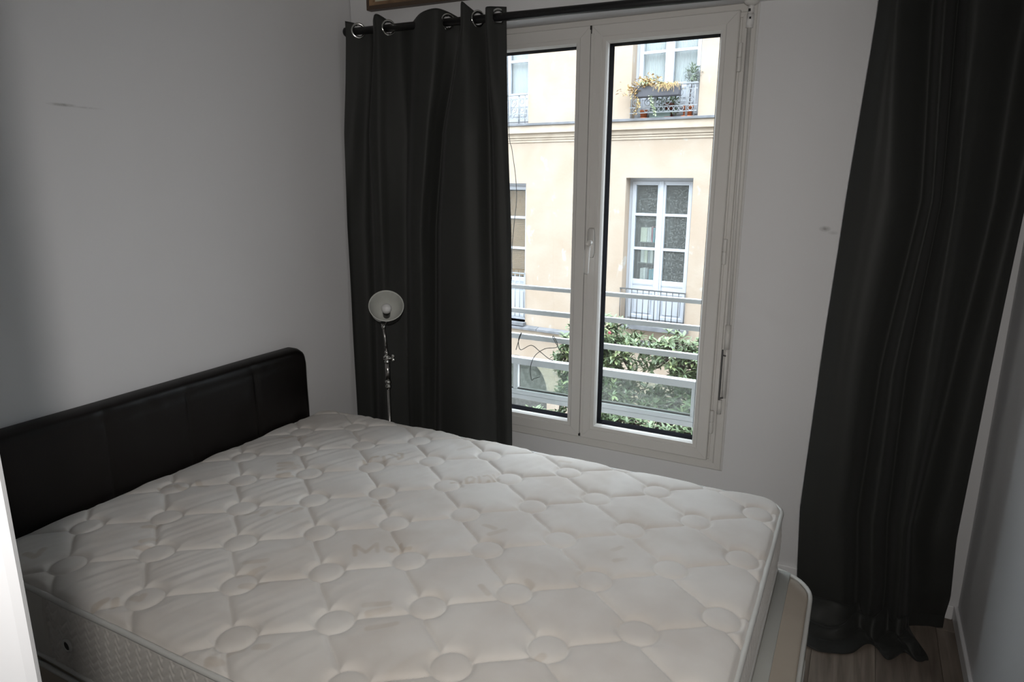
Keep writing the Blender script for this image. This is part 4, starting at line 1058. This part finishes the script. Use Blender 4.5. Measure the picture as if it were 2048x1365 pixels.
for lv, lst in {2: [(0, .05, .20, 1), (.055, .04, .21, 4), (.1, .03, .2, 5), (.16, .04, .19, 3), (.205, .04, .2, 3)],
                3: [(0, .06, .22, 4), (.065, .05, .21, 0), (.13, .03, .2, 5), (.165, .05, .22, 4)],
                4: [(-.02, .11, .24, 0), (.10, .03, .24, 4), (.135, .03, .25, 1), (.17, .025, .26, 2), (.2, .03, .24, 3)]}.items():
    for k, (dx, w, h, ci) in enumerate(lst): book(dx-.17, z0s[lv], w, h, ci, 'upright %s book, %s on the %s' % (bnames[ci], ['first from left', 'second from left', 'third from left', 'fourth from left', 'last at right'][k], names[lv]))
for k in range(5): book(-.18+.005*k, -.642+.032*k, .03, .22, [4, 7, 4, 6, 1][k], '%s book lying flat, %s of the pile on the lowest shelf' % (bnames[[4, 7, 4, 6, 1][k]], ['bottom', 'second', 'third', 'fourth', 'topmost'][k]), True)

# courtyard ground
gy_ = B(-9, 8, .27, 9.5, -4.7, -4.6); struct('ground', gy_, M_yard, 'paved courtyard far below the window')

# ------------------------------------------------------------------ evergreen shrubs in the courtyard
LFm = [leaf_mesh('leaf', .078, .027, M_leaf1), leaf_mesh('leaf', .074, .027, M_leaf1, .3), leaf_mesh('leaf', .070, .026, M_leaf2)]
def shrub(root, label, blobs, nclus, seed):
    rnd.seed(seed); t = thing('shrub', label, 'shrub', root)
    Rt = Vector(root); pts = []
    bm = bmesh.new()
    c0 = Vector((0, 0, 0)); tops = [Vector(b[0])-Rt for b in blobs]
    for c, b in zip(tops, blobs):
        mid = Vector((c.x*.4, c.y*.4, c.z*.6)); tube(bm, [c0+Vector((rnd.uniform(-.05, .05), 0, 0)), mid, c], [.05, .035, .016], 8)
    for k in range(nclus):
        bi = rnd.choices(range(len(blobs)), [b[1][0]*b[1][2] for b in blobs])[0]
        c = tops[bi]; r = Vector(blobs[bi][1]); d = rdir(.25); d.y -= .3; d.normalize(); rad = rnd.uniform(.55, 1.0)
        tip = c+Vector((d.x*r.x, d.y*r.y, d.z*r.z))*rad
        gd = (Vector((d.x, d.y, d.z+.7))+rdir()*.45).normalized()
        if k % 2 == 0: tube(bm, [c+Vector((d.x*r.x, d.y*r.y, d.z*r.z))*rad*.35, tip-gd*.06, tip], [.010, .006, .004], 5)
        n = rnd.randint(7, 10); ref = gd.orthogonal().normalized(); ref2 = gd.cross(ref)
        for q in range(n):
            a = 2*PI*q/n+rnd.uniform(-.3, .3); o_ = (ref*math.cos(a)+ref2*math.sin(a)); dd = (o_+gd*rnd.uniform(.1, .9)).normalized()
            pts.append((tip-gd*rnd.uniform(0, .05), dd, rnd.uniform(.65, 1.15)))
    obj('trunk', bm, M_bark, t, True)
    scatter_leaves('foliage', pts, LFm, t, 300)
    return t
shrub((-2.0, 3.9, -4.6), 'evergreen shrub with a peak beside the middle stile, seen through the right casement', [((-2.20, 3.45, .08), (.32, .34, .30)), ((-2.02, 3.5, -.12), (.36, .36, .30)), ((-2.1, 3.4, -.50), (.50, .40, .36))], 430, 21)
shrub((-1.2, 3.9, -4.6), 'brighter evergreen shrub behind the right end of the railing', [((-1.42, 3.4, -.03), (.33, .32, .27)), ((-1.15, 3.5, -.15), (.36, .36, .36)), ((-1.25, 3.4, -.50), (.5, .36, .30))], 390, 22)
shrub((-1.7, 3.2, -4.6), 'dense dark shrub filling the bottom of the right casement', [((-1.55, 3.0, -.72), (.75, .4, .28)), ((-2.05, 3.0, -.80), (.6, .4, .26)), ((-1.2, 3.0, -.85), (.5, .4, .28))], 520, 23)
shrub((-2.9, 3.4, -4.6), 'leafy shrub rising at the right of the grey arch, through the left casement', [((-2.40, 3.2, -.10), (.16, .2, .24)), ((-2.34, 3.2, -.42), (.20, .25, .22)), ((-2.62, 3.0, -.82), (.50, .3, .22)), ((-2.95, 3.0, -.93), (.3, .3, .14))], 380, 24)
# a pink camellia flower in the first shrub
bm = bmesh.new()
for k in range(7):
    a = 2*PI*k/7; bmesh.ops.create_uvsphere(bm, u_segments=8, v_segments=6, radius=.008, matrix=Matrix.Translation((.007*math.cos(a), 0, .007*math.sin(a))))
fo = obj('flower', bm, mat('pink_petal', (.40, .08, .10), .5), None, True); fo.location = W(1219, 666, 1, 3.05); tag(fo, 'small pink flower on the shrub beside the middle stile', 'flower')
